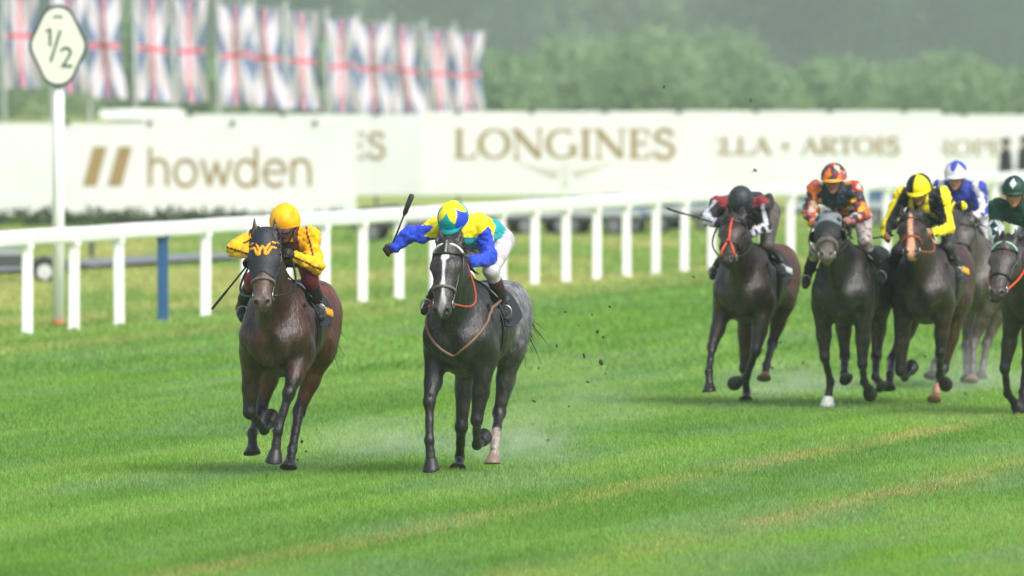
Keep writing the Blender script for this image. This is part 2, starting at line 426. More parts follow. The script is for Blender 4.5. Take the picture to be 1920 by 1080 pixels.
# ------------------------------------------------------------------ advertising boards
def glyph(ch, mb, x, h, wt, M3, o, serif):
    """draws a letter with its left edge at x, height h; returns its advance"""
    k = wt * h; t = k * (.42 if serif else 1.0)
    S = lambda pts, w: stroke(mb, np.array([(x + a * h, b * h) for a, b in pts]), w, M3, o)
    def A(cx, cy, rx, ry, a0, a1, thin=.4):
        p = arc(cx, cy, rx, ry, a0, a1, 26)
        th = np.radians(np.linspace(a0, a1, 26))
        w = (k * (thin + (1 - thin) * np.abs(np.cos(th)))) if serif else k
        stroke(mb, np.array([(x + a * h, b * h) for a, b in p]), w, M3, o)
    def bar(cx, y, w=.26):
        if serif: S([(cx - w / 2, y), (cx + w / 2, y)], t * .8)
    e = .03
    if ch == 'L': S([(.18, 0), (.18, 1)], k); bar(.18, .98); S([(.04, .03), (.62, .03)], t); S([(.62, .0), (.64, .25)], t); return .72 * h
    if ch == 'O': A(.47, .5, .40, .47, 90, 450); return .98 * h
    if ch == 'N': S([(.14, 0), (.14, 1)], t); S([(.12, .97), (.80, .03)], k * 1.1); S([(.80, 0), (.80, 1)], t); bar(.14, .02); bar(.1, .98); bar(.80, .98); return .98 * h
    if ch == 'G': A(.47, .5, .40, .47, 50, 330); S([(.80, 0.08), (.80, .42)], k); bar(.78, .43, .3); return .98 * h
    if ch == 'I': S([(.18, 0), (.18, 1)], k); bar(.18, .02, .32); bar(.18, .98, .32); return .42 * h
    if ch == 'E': S([(.18, 0), (.18, 1)], k); S([(.05, .03), (.60, .03)], t); S([(.05, .97), (.58, .97)], t); S([(.18, .52), (.48, .52)], t); S([(.60, 0), (.62, .25)], t); S([(.58, .75), (.58, 1)], t); S([(.47, .4), (.47, .63)], t); return .72 * h
    if ch == 'S':
        p = np.concatenate([arc(.33, .73, .23, .24, 30, 200, 14), arc(.33, .27, .26, .25, 60, -150, 16)])
        stroke(mb, np.array([(x + a * h, b * h) for a, b in p]), k * .85, M3, o); S([(.55, .72), (.56, .98)], t); S([(.08, .02), (.08, .3)], t); return .68 * h
    if ch == 'A': S([(.08, 0), (.42, 1)], t); S([(.40, 1), (.76, 0)], k); S([(.2, .34), (.64, .34)], t); bar(.08, .02, .22); bar(.76, .02, .28); return .86 * h
    if ch == 'R': S([(.18, 0), (.18, 1)], k); bar(.18, .02); S([(.04, .97), (.40, .97)], t); A(.36, .74, .26, .23, 90, -90); S([(.34, .5), (.72, 0)], k); bar(.74, .02, .2); return .80 * h
    if ch == 'T': S([(.36, 0), (.36, 1)], k); bar(.36, .02, .3); S([(.02, .97), (.70, .97)], t); S([(.03, .75), (.03, 1)], t); S([(.69, .75), (.69, 1)], t); return .74 * h
    if ch == 'P': S([(.18, 0), (.18, 1)], k); bar(.18, .02); S([(.04, .97), (.40, .97)], t); A(.36, .72, .28, .25, 90, -90); return .72 * h
    if ch == '+':
        S([(.28, .2), (.28, .8)], [.02 * h, .02 * h]); S([(.28, .15), (.28, .5), (.28, .85)], [0, .22 * h, 0]); S([(.0, .5), (.28, .5), (.56, .5)], [0, .22 * h, 0]); return .62 * h
    # lower case, sans (heights relative to ascender = 1)
    if ch == 'h': S([(.08, 0), (.08, 1)], k); A(.30, .40, .22, .28, 180, 0); S([(.52, .42), (.52, 0)], k); S([(.08, .3), (.08, .45)], k); return .68 * h
    if ch == 'o': A(.32, .34, .27, .33, 90, 450); return .72 * h
    if ch == 'w':
        for q in (((.03, .68), (.23, 0)), ((.21, 0), (.41, .64)), ((.39, .64), (.59, 0)), ((.57, 0), (.78, .68))): S(q, k)
        return .86 * h
    if ch == 'd': A(.31, .34, .26, .33, 90, 450); S([(.57, 0), (.57, 1)], k); return .74 * h
    if ch == 'e': A(.32, .34, .27, .33, 0, 318); S([(.06, .36), (.59, .36)], k * .8); return .70 * h
    if ch == 'n': S([(.08, 0), (.08, .68)], k); A(.30, .40, .22, .28, 180, 0); S([(.52, .42), (.52, 0)], k); return .62 * h
    return .4 * h
def board(u0, u1, vt, vb, Y, label, texts=(), rz=0.0):
    a = at_depth(u0, vt, Y); b = at_depth(u1, vb, Y)
    cx, wd = (a[0] + b[0]) / 2, b[0] - a[0]; zt, zb = a[2], b[2]
    e = tag(empty('advertising_board', (cx, Y, 0)), label, 'advertising board', 'cream advertising boards behind the course')
    mb = MB(); mb.box((0, 0, (zt + zb) / 2), (wd, .06, zt - zb)); mb.build('panel', M['board'], e)
    # bent clips along the top edge, legs behind
    for k in range(max(2, int(wd / 1.6))):
        x = -wd / 2 + (k + .5) * wd / max(2, int(wd / 1.6))
        mb = MB(); mb.box((x, -.012, zt + .012), (.10, .12, .09)); mb.build('clip', M['darkgrey'], e)
        mb = MB(); mb.tube([(x, .08, zt - .1), (x, .10, .1), (x, .12, 0)], .03, 8); mb.tube([(x, .08, zt - .3), (x, 1.0, 0)], .025, 8); mb.build('leg', M['darkgrey'], e)
    for kind, txt, tu0, tu1, tv0, tv1, wt in texts:
        p0 = at_depth(tu0, tv1, Y); p1 = at_depth(tu1, tv0, Y); h = p1[2] - p0[2]
        mb = MB()
        if kind == 'bars':
            for ua in (155, 202):
                P4 = [(ua, 349), (ua + 26, 349), (ua + 46, 275), (ua + 20, 275)]
                mb.prism([(at_depth(x, y, Y)[0] - cx, at_depth(x, y, Y)[2]) for x, y in P4], -.032, -.038)
            mb.build('emblem', M['letter'], e); continue
        if kind == 'wings':
            X = lambda u: at_depth(u, 300, Y)[0] - cx
            Z = lambda v: at_depth(1060, v, Y)[2]
            for s in (-1, 1):
                for dv, ln in ((0, 92), (9, 70), (18, 46)):
                    stroke(mb, [(X(1060 + s * 14), Z(322 + dv * .6)), (X(1060 + s * ln * .6), Z(314 + dv)), (X(1060 + s * ln), Z(304 + dv))], [.05, .05, .02], FACE, (0, -.034, 0))
                stroke(mb, [(X(1060 + s * 9), Z(312)), (X(1060 - s * 7), Z(348))], .03, FACE, (0, -.034, 0))
            stroke(mb, [(X(1050), Z(312)), (X(1070), Z(312))], .03, FACE, (0, -.034, 0)); stroke(mb, [(X(1050), Z(348)), (X(1070), Z(348))], .03, FACE, (0, -.034, 0))
            mb.build('emblem', M['greyprint'], e); continue
        # measure the word, then squeeze it to its real width
        tmp = MB(); adv = 0
        for ch in txt: adv += glyph(ch, tmp, 0, h, wt, FACE, (0, 0, 0), kind == 'serif') if ch != ' ' else .35 * h
        kx = (p1[0] - p0[0]) / adv
        M3 = FACE.copy().astype(float); M3[:, 0] *= kx
        x = 0
        for word in txt.split(' '):
            mb = MB()
            for ch in word: x += glyph(ch, mb, x, h, wt, M3, (p0[0] - cx, -.034, p0[2]), kind == 'serif')
            x += .35 * h
            mb.build('emblem' if word == '+' else 'lettering', M['letter'], e)
    return e
board(-260, 668, 231, 402, 226, 'long cream board reading howden beside two slanted brown bars',
      [('bars', '', 0, 0, 0, 0, 0), ('sans', 'howden', 276, 588, 276, 349, .105)])
board(270, 792, 214, 366, 246, 'cream board mostly hidden behind the howden board, only a brown S showing',
      [('serif', 'LONGINES', 392, 724, 248, 298, .17)])
board(790, 1342, 209, 366, 243, 'wide cream board reading LONGINES above pale winged hourglass emblem',
      [('serif', 'LONGINES', 850, 1268, 242, 297, .17), ('wings', '', 0, 0, 0, 0, 0)])
board(1210, 1765, 208, 356, 256, 'cream board reading ARTOIS above the black-capped and orange-capped jockeys',
      [('serif', 'STELLA + ARTOIS', 1262, 1688, 258, 290, .20)])
board(1740, 2150, 215, 350, 270, 'farthest cream board with blurred lettering behind two dark standing figures',
      [('serif', 'ROPE', 1752, 1884, 262, 292, .16)])

# white flat roof of a low hut behind the boards
hp = at_depth(268, 216, 262)
hut = tag(empty('hut', (hp[0], 262, 0)), 'low white flat-roofed hut peeping over the howden board', 'hut')
mb = MB(); mb.box((0, 0, 1.0), (1.7, 1.6, 1.98)); mb.build('wall', M['board'], hut)
mb = MB(); mb.box((0, 0, hp[2] + .02), (2.0, 1.9, .22)); mb.box((.1, 0, hp[2] + .135), (1.5, 1.5, .02)); mb.build('roof', M['plastic'], hut)

# ------------------------------------------------------------------ union flags on poles
def union_colour(a, b):
    """a: -1..1 along the hoist (flag length, hung vertically), b: -1..1 across"""
    red, white, blue = np.array(rgb(232, 112, 136)), np.array((.80, .77, .86)), np.array(rgb(120, 136, 182))  # flag colours lightened, extra haze mixed into the cloth itself
    x, y = a * 1.0, b * .5                      # 2:1 flag
    col = np.tile(blue, (len(a), 1))
    d1 = np.abs(x * .5 - y) / math.hypot(.5, 1); d2 = np.abs(x * .5 + y) / math.hypot(.5, 1); d = np.minimum(d1, d2)
    col = np.where((d < .18)[:, None], white, col)
    col = np.where((d < .014)[:, None], np.array(rgb(226, 170, 186)), col)
    col = np.where(((np.abs(x) < .075) | (np.abs(y) < .085))[:, None], white, col)
    col = np.where(((np.abs(x) < .045) | (np.abs(y) < .05))[:, None], red, col)
    return col
FL = [(45, 67, 196), (136, 76, 198), (205, 86, 196), (290, 92, 194), (362, 96, 192), (445, 104, 188), (508, 109, 184), (570, 115, 180), (646, 124, 172), (704, 129, 168), (766, 132, 164), (828, 138, 160), (884, 141, 156)]
order = ['leftmost', 'second', 'third', 'fourth', 'fifth', 'sixth', 'seventh', 'eighth', 'ninth', 'tenth', 'eleventh', 'twelfth', 'rightmost']
for k, (u, v, hp_) in enumerate(FL):
    Y = 2.6 * FPX / hp_; s = FPX / Y; p = at_depth(u, v, Y)
    wd = (66 - k * .7) / s; ht = 2.6
    e = tag(empty('flag', (p[0] - wd / 2 - .06, Y, 0)), ('tall union flag hanging on grey pole, %s of the row' % (order[k] if k in (0, 12) else order[k] + ' from the left')), 'flag', 'row of union flags behind the boards')
    mb = MB(); mb.tube([(0, 0, 0), (0, 0, 2.5), (0, 0, p[2] + ht / 2 + .25)], [.06, .055, .045], 10)
    mb.tube([(0, 0, p[2] + ht / 2 + .03), (wd + .1, 0, p[2] + ht / 2 + .03)], .022, 6); mb.ball((0, 0, p[2] + ht / 2 + .28), .07); mb.build('pole', M['pole'], e, smooth=True)
    nu_, nv_ = 41, 101
    A, B = np.meshgrid(np.linspace(-1, 1, nv_), np.linspace(-1, 1, nu_), indexing='ij'); a, b = A.ravel(), B.ravel()
    ph = k * 1.7; am = .6 + .9 * rng.random()
    X = wd / 2 * (b * (1 - .10 * np.cos(a * 1.5) ** 2)) + wd / 2 + .06 - .10 * np.sin((a + 1) * 1.1 + .4 * math.sin(ph)) * am * (1 + .3 * math.sin(ph * 2)); Z = p[2] + a * ht / 2 + .05 * b * math.sin(ph)
    Yy = am * .10 * np.sin(b * 4.5 + ph + a) + .05 * np.sin(a * 5 + ph)
    col = union_colour(a, b)
    q = (np.arange(nv_ - 1)[:, None] * nu_ + np.arange(nu_ - 1)[None]).ravel()
    obj('cloth', np.stack([X, Yy, Z], 1), np.stack([q, q + 1, q + nu_ + 1, q + nu_], 1), M['flag'], e, col=col)
# ------------------------------------------------------------------ trees and bushes
def leaf_cloud(blobs, n, size, col0, col1, seed):
    g = np.random.default_rng(seed)
    blobs = np.array(blobs); vol = blobs[:, 3] ** 2; idx = g.choice(len(blobs), n, p=vol / vol.sum())
    d = g.normal(size=(n, 3)); d /= np.linalg.norm(d, axis=1)[:, None]
    r = blobs[idx, 3] * (.62 + .42 * g.random(n) ** .7)
    P = blobs[idx, :3] + d * r[:, None] * np.array([1, 1, .85])
    keep = (P[:, 2] > .05) & (fbm(P, size * 5, seed % 50) > .24)
    P, d = P[keep], d[keep]; n = len(P)
    a = g.normal(size=(n, 3)) * .6 + d * .2; a /= np.linalg.norm(a, axis=1)[:, None]
    b = np.cross(a, d + g.normal(size=(n, 3)) * .5); b /= np.linalg.norm(b, axis=1)[:, None] + 1e-9
    s = size * (.6 + .8 * g.random(n))[:, None]
    v = np.stack([P - a * s, P - b * s * .55, P + a * s, P + b * s * .55], 1).reshape(-1, 3)
    t = np.clip(.65 * fbm(P, size * 7, seed % 31 + 3) + .5 * g.random(n) - .08, 0, 1)
    c = mix(col0, col1, t)
    return v, np.arange(4 * n).reshape(-1, 4), np.repeat(c, 4, 0)
def tree(name, label, cat, x, y, h, wdt, col0, col1, seed, group, n=2600, leaf=.22, low=.12, trunk=True):
    g = np.random.default_rng(seed)
    e = tag(empty(name, (x, y, 0)), label, cat, group)
    blobs = []
    nb = 9 if trunk else 8
    for k in range(nb):
        f = (k + .5) / nb; a = g.random() * 6.28
        rr = wdt * (.30 + .16 * math.sin(f * math.pi)) * (.8 + .4 * g.random())
        zc = h * (low + (1 - low) * f) - rr * .35 * f
        off = wdt * .30 * (1.05 - .8 * f) * g.random() ** .5
        blobs.append((math.cos(a) * off * 1.25, math.sin(a) * off, max(zc, rr * .55), rr))
    mb = MB()
    tt = max(.05, h * .022)
    mb.tube([(0, 0, -.1), (.05, 0, h * .25), (-.05, .05, h * .55), (.02, 0, h * .85)], [tt * 1.4, tt, tt * .7, tt * .25], 9)
    for bx, by, bz, br in blobs[1:]:
        z0 = max(.15 * h, bz - br * 1.1); mb.tube([(0, 0, z0 * .8), (bx * .5, by * .5, (z0 + bz) / 2), (bx, by, bz)], [tt * .5, tt * .35, tt * .12], 6)
    mb.build('trunk', M['bark'], e, smooth=True)
    v, f, c = leaf_cloud(blobs, n, leaf, col0, col1, seed)
    obj('crown', v, f, M['leaf'], e, col=c, smooth=False)
    return e
LB0, LB1 = rgb(116, 146, 112), rgb(152, 178, 126)  # bush greens paled: distance haze is put into the leaf colour
DK0, DK1 = rgb(20, 38, 28), rgb(60, 84, 50)
bush = [  # u, top row, width px, depth  -> bushes in front of the wood
    (930, 112, 150, 420, 'pale green bush just right of the last flag'),
    (1075, 92, 200, 436, 'broad light green bush above the LONGINES lettering'),
    (1215, 78, 200, 428, 'second light green bush, above the right end of LONGINES'),
    (1345, 84, 210, 440, 'tallest light green bush, above the black-capped jockey'),
    (1448, 140, 120, 424, 'rounded green bush sloping down towards the orange-capped jockey'),
    (1570, 162, 170, 430, 'low green bush above the ARTOIS lettering'),
    (1700, 152, 150, 436, 'low green bush above the yellow and black capped jockey'),
    (1800, 146, 170, 426, 'dark green rounded bush above the blue-capped jockey'),
    (1935, 196, 130, 428, 'lowest green bush at the right edge of the picture'),
    (20, 60, 220, 432, 'green bush behind the leftmost flag'),
    (240, 20, 190, 440, 'light green bush between the third and fourth flags'),
    (400, 150, 160, 424, 'low dark bush under the fifth and sixth flags'),
    (500, 60, 190, 436, 'light green bush behind the seventh flag'),
    (640, 90, 190, 428, 'green bush behind the eighth and ninth flags'),
    (790, 100, 190, 438, 'green bush behind the eleventh and twelfth flags'),
]
for k, (u, vt, wpx, Y, lab) in enumerate(bush):
    Y = Y * 1.5
    p = at_depth(u, vt, Y); s = FPX / Y
    tree('bush', lab, 'bush', p[0], Y, p[2], wpx / s * 1.12, LB0, LB1, 100 + k, 'bushes in front of the wood', n=3000, leaf=.24, low=.03, trunk=False)
wood = [(40, 520), (170, 548), (300, 515), (420, 552), (560, 522), (700, 545), (830, 512), (950, 556), (1060, 530), (1170, 510), (1280, 548), (1400, 522), (1510, 508), (1600, 545), (1700, 520), (1790, 550), (1880, 515), (1985, 540), (-80, 540)]
wl = ['behind the leftmost flag', 'behind the half-mile sign', 'behind the fourth flag', 'behind the sixth flag', 'behind the eighth flag', 'behind the tenth flag', 'behind the last two flags', 'just right of the flags',
      'above the letters LO of LONGINES', 'above the middle of LONGINES', 'above the final S of LONGINES', 'above the black-capped jockey', 'left of the orange-capped jockey', 'above the orange-capped jockey',
      'above the yellow and black capped jockey', 'above the blue and white capped jockey', 'above the two standing figures', 'at the right edge', 'at the left edge']
for k, (u, Y) in enumerate(wood):
    Y = Y * 3
    p = at_depth(u, 120, Y)
    tree('tree', 'tall hazy dark tree of the far wood, ' + wl[k], 'tree', p[0], Y, 24 + 5 * rng.random(), 17 + 5 * rng.random(), mix(DK0, LB0, .25 * (k % 3)), mix(DK1, LB1, (.0, .95, .35, .6)[k % 4]), 300 + k, 'trees of the far wood', n=6200, leaf=.70, low=.06)
# the depth of the wood behind, one unbroken mass
fv, ff, fc, nn = [], [], [], 0
for k in range(26):
    x = -140 + k * 11.2; Y = 1750 + 80 * rng.random()
    bl = [(x + rng.normal() * 6, Y + rng.normal() * 8, z, 10.0) for z in (6.0, 14, 22, 28)]
    v, f, c = leaf_cloud(bl, 1800, 2.0, DK0, DK1, 700 + k); fv.append(v); ff.append(f + nn); fc.append(c); nn += len(v)
tag(obj('forest', np.concatenate(fv), np.concatenate(ff), M['leaf'], col=np.concatenate(fc), smooth=False), 'hazy dark mass of woodland behind everything', 'wood', kind='stuff')

# ------------------------------------------------------------------ low weeds along the boards
v, f, c = [], [], []; nn = 0
for k in range(46):
    u = -60 + k * 15 + rng.normal() * 4; p = at_depth(u, 400, 222 + rng.normal() * .6)
    hh = .16 + .16 * rng.random()
    a, b, cc = leaf_cloud([(p[0], p[1], hh * .5, hh), (p[0] + .1, p[1], hh, hh * .6)], 70, .06, rgb(40, 58, 44), rgb(92, 104, 84), 900 + k)
    v.append(a); f.append(b + nn); c.append(cc); nn += len(a)
tag(obj('weeds', np.concatenate(v), np.concatenate(f), M['leaf'], col=np.concatenate(c), smooth=False), 'dark scrubby weeds along the foot of the howden board', 'weeds', kind='stuff')

# ------------------------------------------------------------------ short grey barrier beyond the path
p = ground_at(196, 484)
fe = tag(empty('barrier', (p[0], p[1], 0)), 'short grey steel barrier behind the rail, left of the blue post', 'barrier')
mb = MB(); mb.tube([(-.35, 0, .42), (.35, .2, .42)], .03, 8); mb.build('top_rail', M['pole'], fe, smooth=True)
for k in (-1, 1):
    mb = MB(); mb.tube([(k * .22, k * .06, 0), (k * .22, k * .06, .40)], .045, 8); mb.box((k * .22, k * .06, .02), (.12, .4, .03)); mb.build('leg', M['darkgrey'], fe)

# ------------------------------------------------------------------ vehicles
def wheel(parent, x, y, r, wd=.2, hub='hub'):
    mb = MB(); ts = np.linspace(0, 2 * math.pi, 25)
    pts = [(x + .82 * r * math.cos(t), y, r + .82 * r * math.sin(t)) for t in ts]
    mb.tube(pts, r * .2, 8, up=(0, 1, 0), cap=False); ty = mb.build('wheel', M['tyre'], parent, smooth=True)
    mb = MB(); mb.tube([(x, y - wd * .32, r), (x, y + wd * .32, r)], r * .68, 20)
    mb.tube([(x, y - wd * .42, r), (x, y + wd * .42, r)], r * .16, 10); mb.build('rim', M[hub], ty)
def trailer(u, v, rz, load, label, ln=2.2, hh=.34):
    p = ground_at(u, v); e = tag(empty('trailer', (p[0], p[1], 0), rz), label, 'trailer', 'low trailers parked beyond the rail')
    mb = MB(); mb.box((0, 0, .34), (ln, 1.2, .10)); mb.box((0, 0, .27), (ln * .9, .9, .05)); mb.build('bed', M['darkgrey'], e)
    for s in (-1, 1):
        mb = MB(); mb.box((0, s * .60, .44), (ln, .03, .14)); mb.build('side_board', M['pole'], e)
        for wx in (-ln * .22, ln * .22): wheel(e, wx, s * .72, .19, .15, 'hub2')
    mb = MB(); mb.tube([(ln / 2, 0, .32), (ln / 2 + .5, 0, .30), (ln / 2 + .9, 0, .22)], .03, 8); mb.build('drawbar', M['darkgrey'], e, smooth=True)
    if load is not None:      # lumpy sheeted load
        nx, ny_ = 21, 11; g = np.random.default_rng(int(u)); vv = []
        for i in range(nx):
            for k in range(ny_):
                a, b = i / (nx - 1) * 2 - 1, k / (ny_ - 1) * 2 - 1
                edge = (1 - abs(a) ** 6) * (1 - abs(b) ** 6)
                vv.append((a * ln * .48, b * .57, .40 + edge * hh * (.75 + .5 * float(pnoise(np.array([[a * 2, b]]), .6, int(u))[0]))))
        mb = MB().add(vv, [[i * ny_ + k, (i + 1) * ny_ + k, (i + 1) * ny_ + k + 1, i * ny_ + k + 1] for i in range(nx - 1) for k in range(ny_ - 1)])
        mb.build('sheeted_load', mat('sheet', load, .5, noise=(5, .15)), e, smooth=True)
trailer(1120, 440, R(172), rgb(20, 78, 120), 'low trailer under a bright blue sheet, seen between the rail posts', 1.9)
trailer(1292, 432, R(168), rgb(36, 74, 104), 'low trailer under a slate blue sheet behind the whip of the black-capped jockey', 2.0)
trailer(1215, 437, R(176), rgb(44, 48, 50), 'low trailer with dark grey sheeted load between the two blue trailers', 1.2, .25)
trailer(1012, 440, R(186), rgb(150, 156, 158), 'low trailer with pale silver sheet beside the teal-backed jockey', 1.6, .28)
trailer(745, 452, R(175), rgb(40, 46, 48), 'dark sheeted low trailer behind the raised whip', 1.9, .24)
trailer(1590, 424, R(178), rgb(40, 74, 100), 'dull blue sheeted trailer behind the orange-capped jockey', 2.4)
# orange cone
p = ground_at(962, 436)
cn = tag(empty('traffic_cone', p), 'small orange traffic cone between the rail posts', 'cone')
mb = MB(); mb.tube([(0, 0, .03), (0, 0, .25), (0, 0, .48)], [.13, .08, .03], 12); mb.build('cone', M['orange'], cn, smooth=True)
mb = MB(); mb.box((0, 0, .015), (.34, .34, .03)); mb.build('base', M['darkgrey'], cn)
# utility trailer with a pale wheel at the left edge
p = ground_at(55, 530)
tr = tag(empty('trailer', (p[0], p[1], 0)), 'low grey utility trailer with pale wheels behind the left end of the rail', 'trailer')
mb = MB(); mb.box((-.55, .4, .36), (1.0, 1.1, .20)); mb.box((-.55, .4, .27), (1.1, .9, .05)); mb.build('bed', M['darkgrey'], tr)
mb = MB(); mb.box((-.55, -.16, .47), (1.0, .03, .10)); mb.box((-.55, .96, .47), (1.0, .03, .10)); mb.build('side_board', mat('trailer_grey', (.30, .33, .34), .5, noise=(5, .1)), tr)
for wx, wy in ((.24, -.1), (-.75, -.1), (.24, .9), (-.75, .9)): wheel(tr, wx, wy, .17, .14)
mb = MB(); ts = np.linspace(.1, math.pi - .1, 12); mb.tube([(.24 + .21 * math.cos(t), -.1, .17 + .21 * math.sin(t)) for t in ts], .035, 8, up=(0, 1, 0)); mb.build('mudguard', M['darkgrey'], tr, smooth=True)
mb = MB(); mb.tube([(-.05, .4, .32), (.6, .4, .30), (1.0, .4, .22)], .03, 8); mb.build('drawbar', M['darkgrey'], tr, smooth=True)
# ------------------------------------------------------------------ implicit surfaces for bodies
def rcone(a, b, ra, rb, w=None, kw=1.0):
    a = np.asarray(a, float); b = np.asarray(b, float)
    if w is not None: w = np.asarray(w, float) / np.linalg.norm(w)
    def f(P):
        A, B, Q = a, b, P - a
        if w is not None and kw != 1:
            Q = Q + np.outer(Q @ w, w) * (1 / kw - 1); ba = b - a; ba = ba + w * (ba @ w) * (1 / kw - 1)
        else: ba = b - a
        t = np.clip(Q @ ba / (ba @ ba + 1e-12), 0, 1)
        return (np.linalg.norm(Q - t[:, None] * ba, axis=1) - (ra + (rb - ra) * t)) * min(1, kw)
    m = max(ra, rb) * max(1, kw)
    return f, np.minimum(a, b) - m, np.maximum(a, b) + m
def ellip(c, r, Mx=None):
    c = np.asarray(c, float); r = np.asarray(r, float); Mx = np.eye(3) if Mx is None else np.asarray(Mx, float)  # columns = axes
    def f(P):
        q = (P - c) @ Mx; k0 = np.linalg.norm(q / r, axis=1); k1 = np.linalg.norm(q / r ** 2, axis=1) + 1e-9
        return k0 * (k0 - 1) / k1
    m = r.max(); return f, c - m, c + m
def smin(a, b, k):
    h = np.maximum(k - np.abs(a - b), 0) / k
    return np.minimum(a, b) - h * h * k * .25
class Field:
    def __init__(s): s.p = []
    def add(s, prim, k=.03): s.p.append((prim, k)); return s
    def cut(s, prim, k=.01): s.p.append((prim, -k)); return s
    def ev(s, P):
        d = np.full(len(P), 1.0)
        for (f, lo, hi), k in s.p:
            d = smin(d, f(P), k) if k > 0 else -smin(-d, f(P), -k)
        return d
    def mesh(s, h, clip=None, infl=0.0):
        lo = np.min([p[0][1] for p in s.p if p[1] > 0], axis=0) - .06 - infl; hi = np.max([p[0][2] for p in s.p if p[1] > 0], axis=0) + .06 + infl
        n = np.ceil((hi - lo) / h).astype(int) + 1
        D = np.full(n, 1.0, np.float32)
        ax = [lo[i] + np.arange(n[i]) * h for i in range(3)]
        for (f, pl, ph), k in s.p:
            m = abs(k) + 3 * h + infl
            i0 = np.clip(np.floor((pl - m - lo) / h).astype(int), 0, n - 1); i1 = np.clip(np.ceil((ph + m - lo) / h).astype(int) + 1, 1, n)
            X = np.stack(np.meshgrid(*[ax[i][i0[i]:i1[i]] for i in range(3)], indexing='ij'), -1); sh = X.shape[:3]
            d = f(X.reshape(-1, 3)).reshape(sh).astype(np.float32)
            sl = tuple(slice(i0[i], i1[i]) for i in range(3))
            D[sl] = smin(D[sl], d, k) if k > 0 else -smin(-D[sl], d, -k)
        if infl: D -= infl
        if clip is not None:
            X = np.stack(np.meshgrid(*ax, indexing='ij'), -1).reshape(-1, 3)
            near = np.abs(D.ravel()) < 6 * h
            near |= D.ravel() < 0
            c = np.full(len(X), -1.0); c[near] = clip(X[near]); D = np.maximum(D, c.reshape(D.shape).astype(np.float32))
        return surface_nets(D, lo, h)
def surface_nets(D, lo, h):
    S = D < 0; n = np.array(D.shape)
    c = [S[i:n[0] - 1 + i, j:n[1] - 1 + j, k:n[2] - 1 + k] for i in (0, 1) for j in (0, 1) for k in (0, 1)]
    al = np.logical_and.reduce(c); an = np.logical_or.reduce(c); mk = an & ~al
    idx = np.full(mk.shape, -1, np.int64); C = np.argwhere(mk); idx[mk] = np.arange(len(C))
    acc = np.zeros((len(C), 3)); cnt = np.zeros(len(C))
    for axn in range(3):
        o1, o2 = [x for x in range(3) if x != axn]
        for p in (0, 1):
            for q in (0, 1):
                a = C.copy(); a[:, o1] += p; a[:, o2] += q; b = a.copy(); b[:, axn] += 1
                da = D[tuple(a.T)]; db = D[tuple(b.T)]; m = (da < 0) != (db < 0)
                t = np.zeros(len(C)); t[m] = da[m] / (da[m] - db[m])
                pt = a.astype(float); pt[:, axn] += t; acc[m] += pt[m]; cnt[m] += 1
    V = acc / np.maximum(cnt, 1)[:, None]
    Fs = []
    for axn in range(3):
        o1, o2 = (axn + 1) % 3, (axn + 2) % 3
        sl0 = [slice(None)] * 3; sl1 = [slice(None)] * 3; sl0[axn] = slice(0, n[axn] - 1); sl1[axn] = slice(1, n[axn])
        a = S[tuple(sl0)]; b = S[tuple(sl1)]
        E_ = np.argwhere(a != b); E_ = E_[(E_[:, o1] > 0) & (E_[:, o2] > 0) & (E_[:, o1] < n[o1] - 1) & (E_[:, o2] < n[o2] - 1)]
        ins = a[tuple(E_.T)]
        q = []
        for d1, d2 in ((-1, -1), (0, -1), (0, 0), (-1, 0)):
            x = E_.copy(); x[:, o1] += d1; x[:, o2] += d2; q.append(idx[tuple(x.T)])
        q = np.stack(q, 1); q[~ins] = q[~ins][:, ::-1]; Fs.append(q)
    Fq = np.concatenate(Fs); Fq = Fq[(Fq >= 0).all(1)]
    # light tangential smoothing
    for _ in range(2):
        acc = np.zeros_like(V); cn = np.zeros(len(V))
        for a, b in ((0, 1), (1, 2), (2, 3), (3, 0)):
            np.add.at(acc, Fq[:, a], V[Fq[:, b]]); np.add.at(cn, Fq[:, a], 1)
        V = V * .5 + .5 * acc / np.maximum(cn, 1)[:, None]
    return lo + V * h, Fq

def vnormals(V, Fq):
    n = np.cross(V[Fq[:, 2]] - V[Fq[:, 0]], V[Fq[:, 3]] - V[Fq[:, 1]]); o = np.zeros_like(V)
    for k in range(4): np.add.at(o, Fq[:, k], n)
    return o / (np.linalg.norm(o, axis=1)[:, None] + 1e-12)

# ------------------------------------------------------------------ a horse
class Rider_frame:
    """local frame of a horse: x forward, y its left, z up"""
    def __init__(s, u, v, yaw):
        s.o = ground_at(u, v); s.a = yaw; s.rz = -math.pi / 2 - yaw
        s.F = np.array([math.cos(s.rz), math.sin(s.rz), 0]); s.L = np.array([-math.sin(s.rz), math.cos(s.rz), 0])
    def loc(s, u, v, x):
        """local point at forward distance x that shows at picture position (u, v)"""
        r = ray(u, v); A = np.stack([-s.L, np.array([0, 0, -1.]), r], 1)
        y, z, t = np.linalg.solve(A, s.o + x * s.F - np.array([0, 0, CAMH])); return np.array([x, y, z])
    def chain(s, prev, u, v, sgn, L):
        x = prev[0] + sgn * L * .4
        for _ in range(12):
            p = s.loc(u, v, x); d = L * L - (p[1] - prev[1]) ** 2 - (p[2] - prev[2]) ** 2
            x = prev[0] + sgn * math.sqrt(max(d, .0004))
        return s.loc(u, v, x)

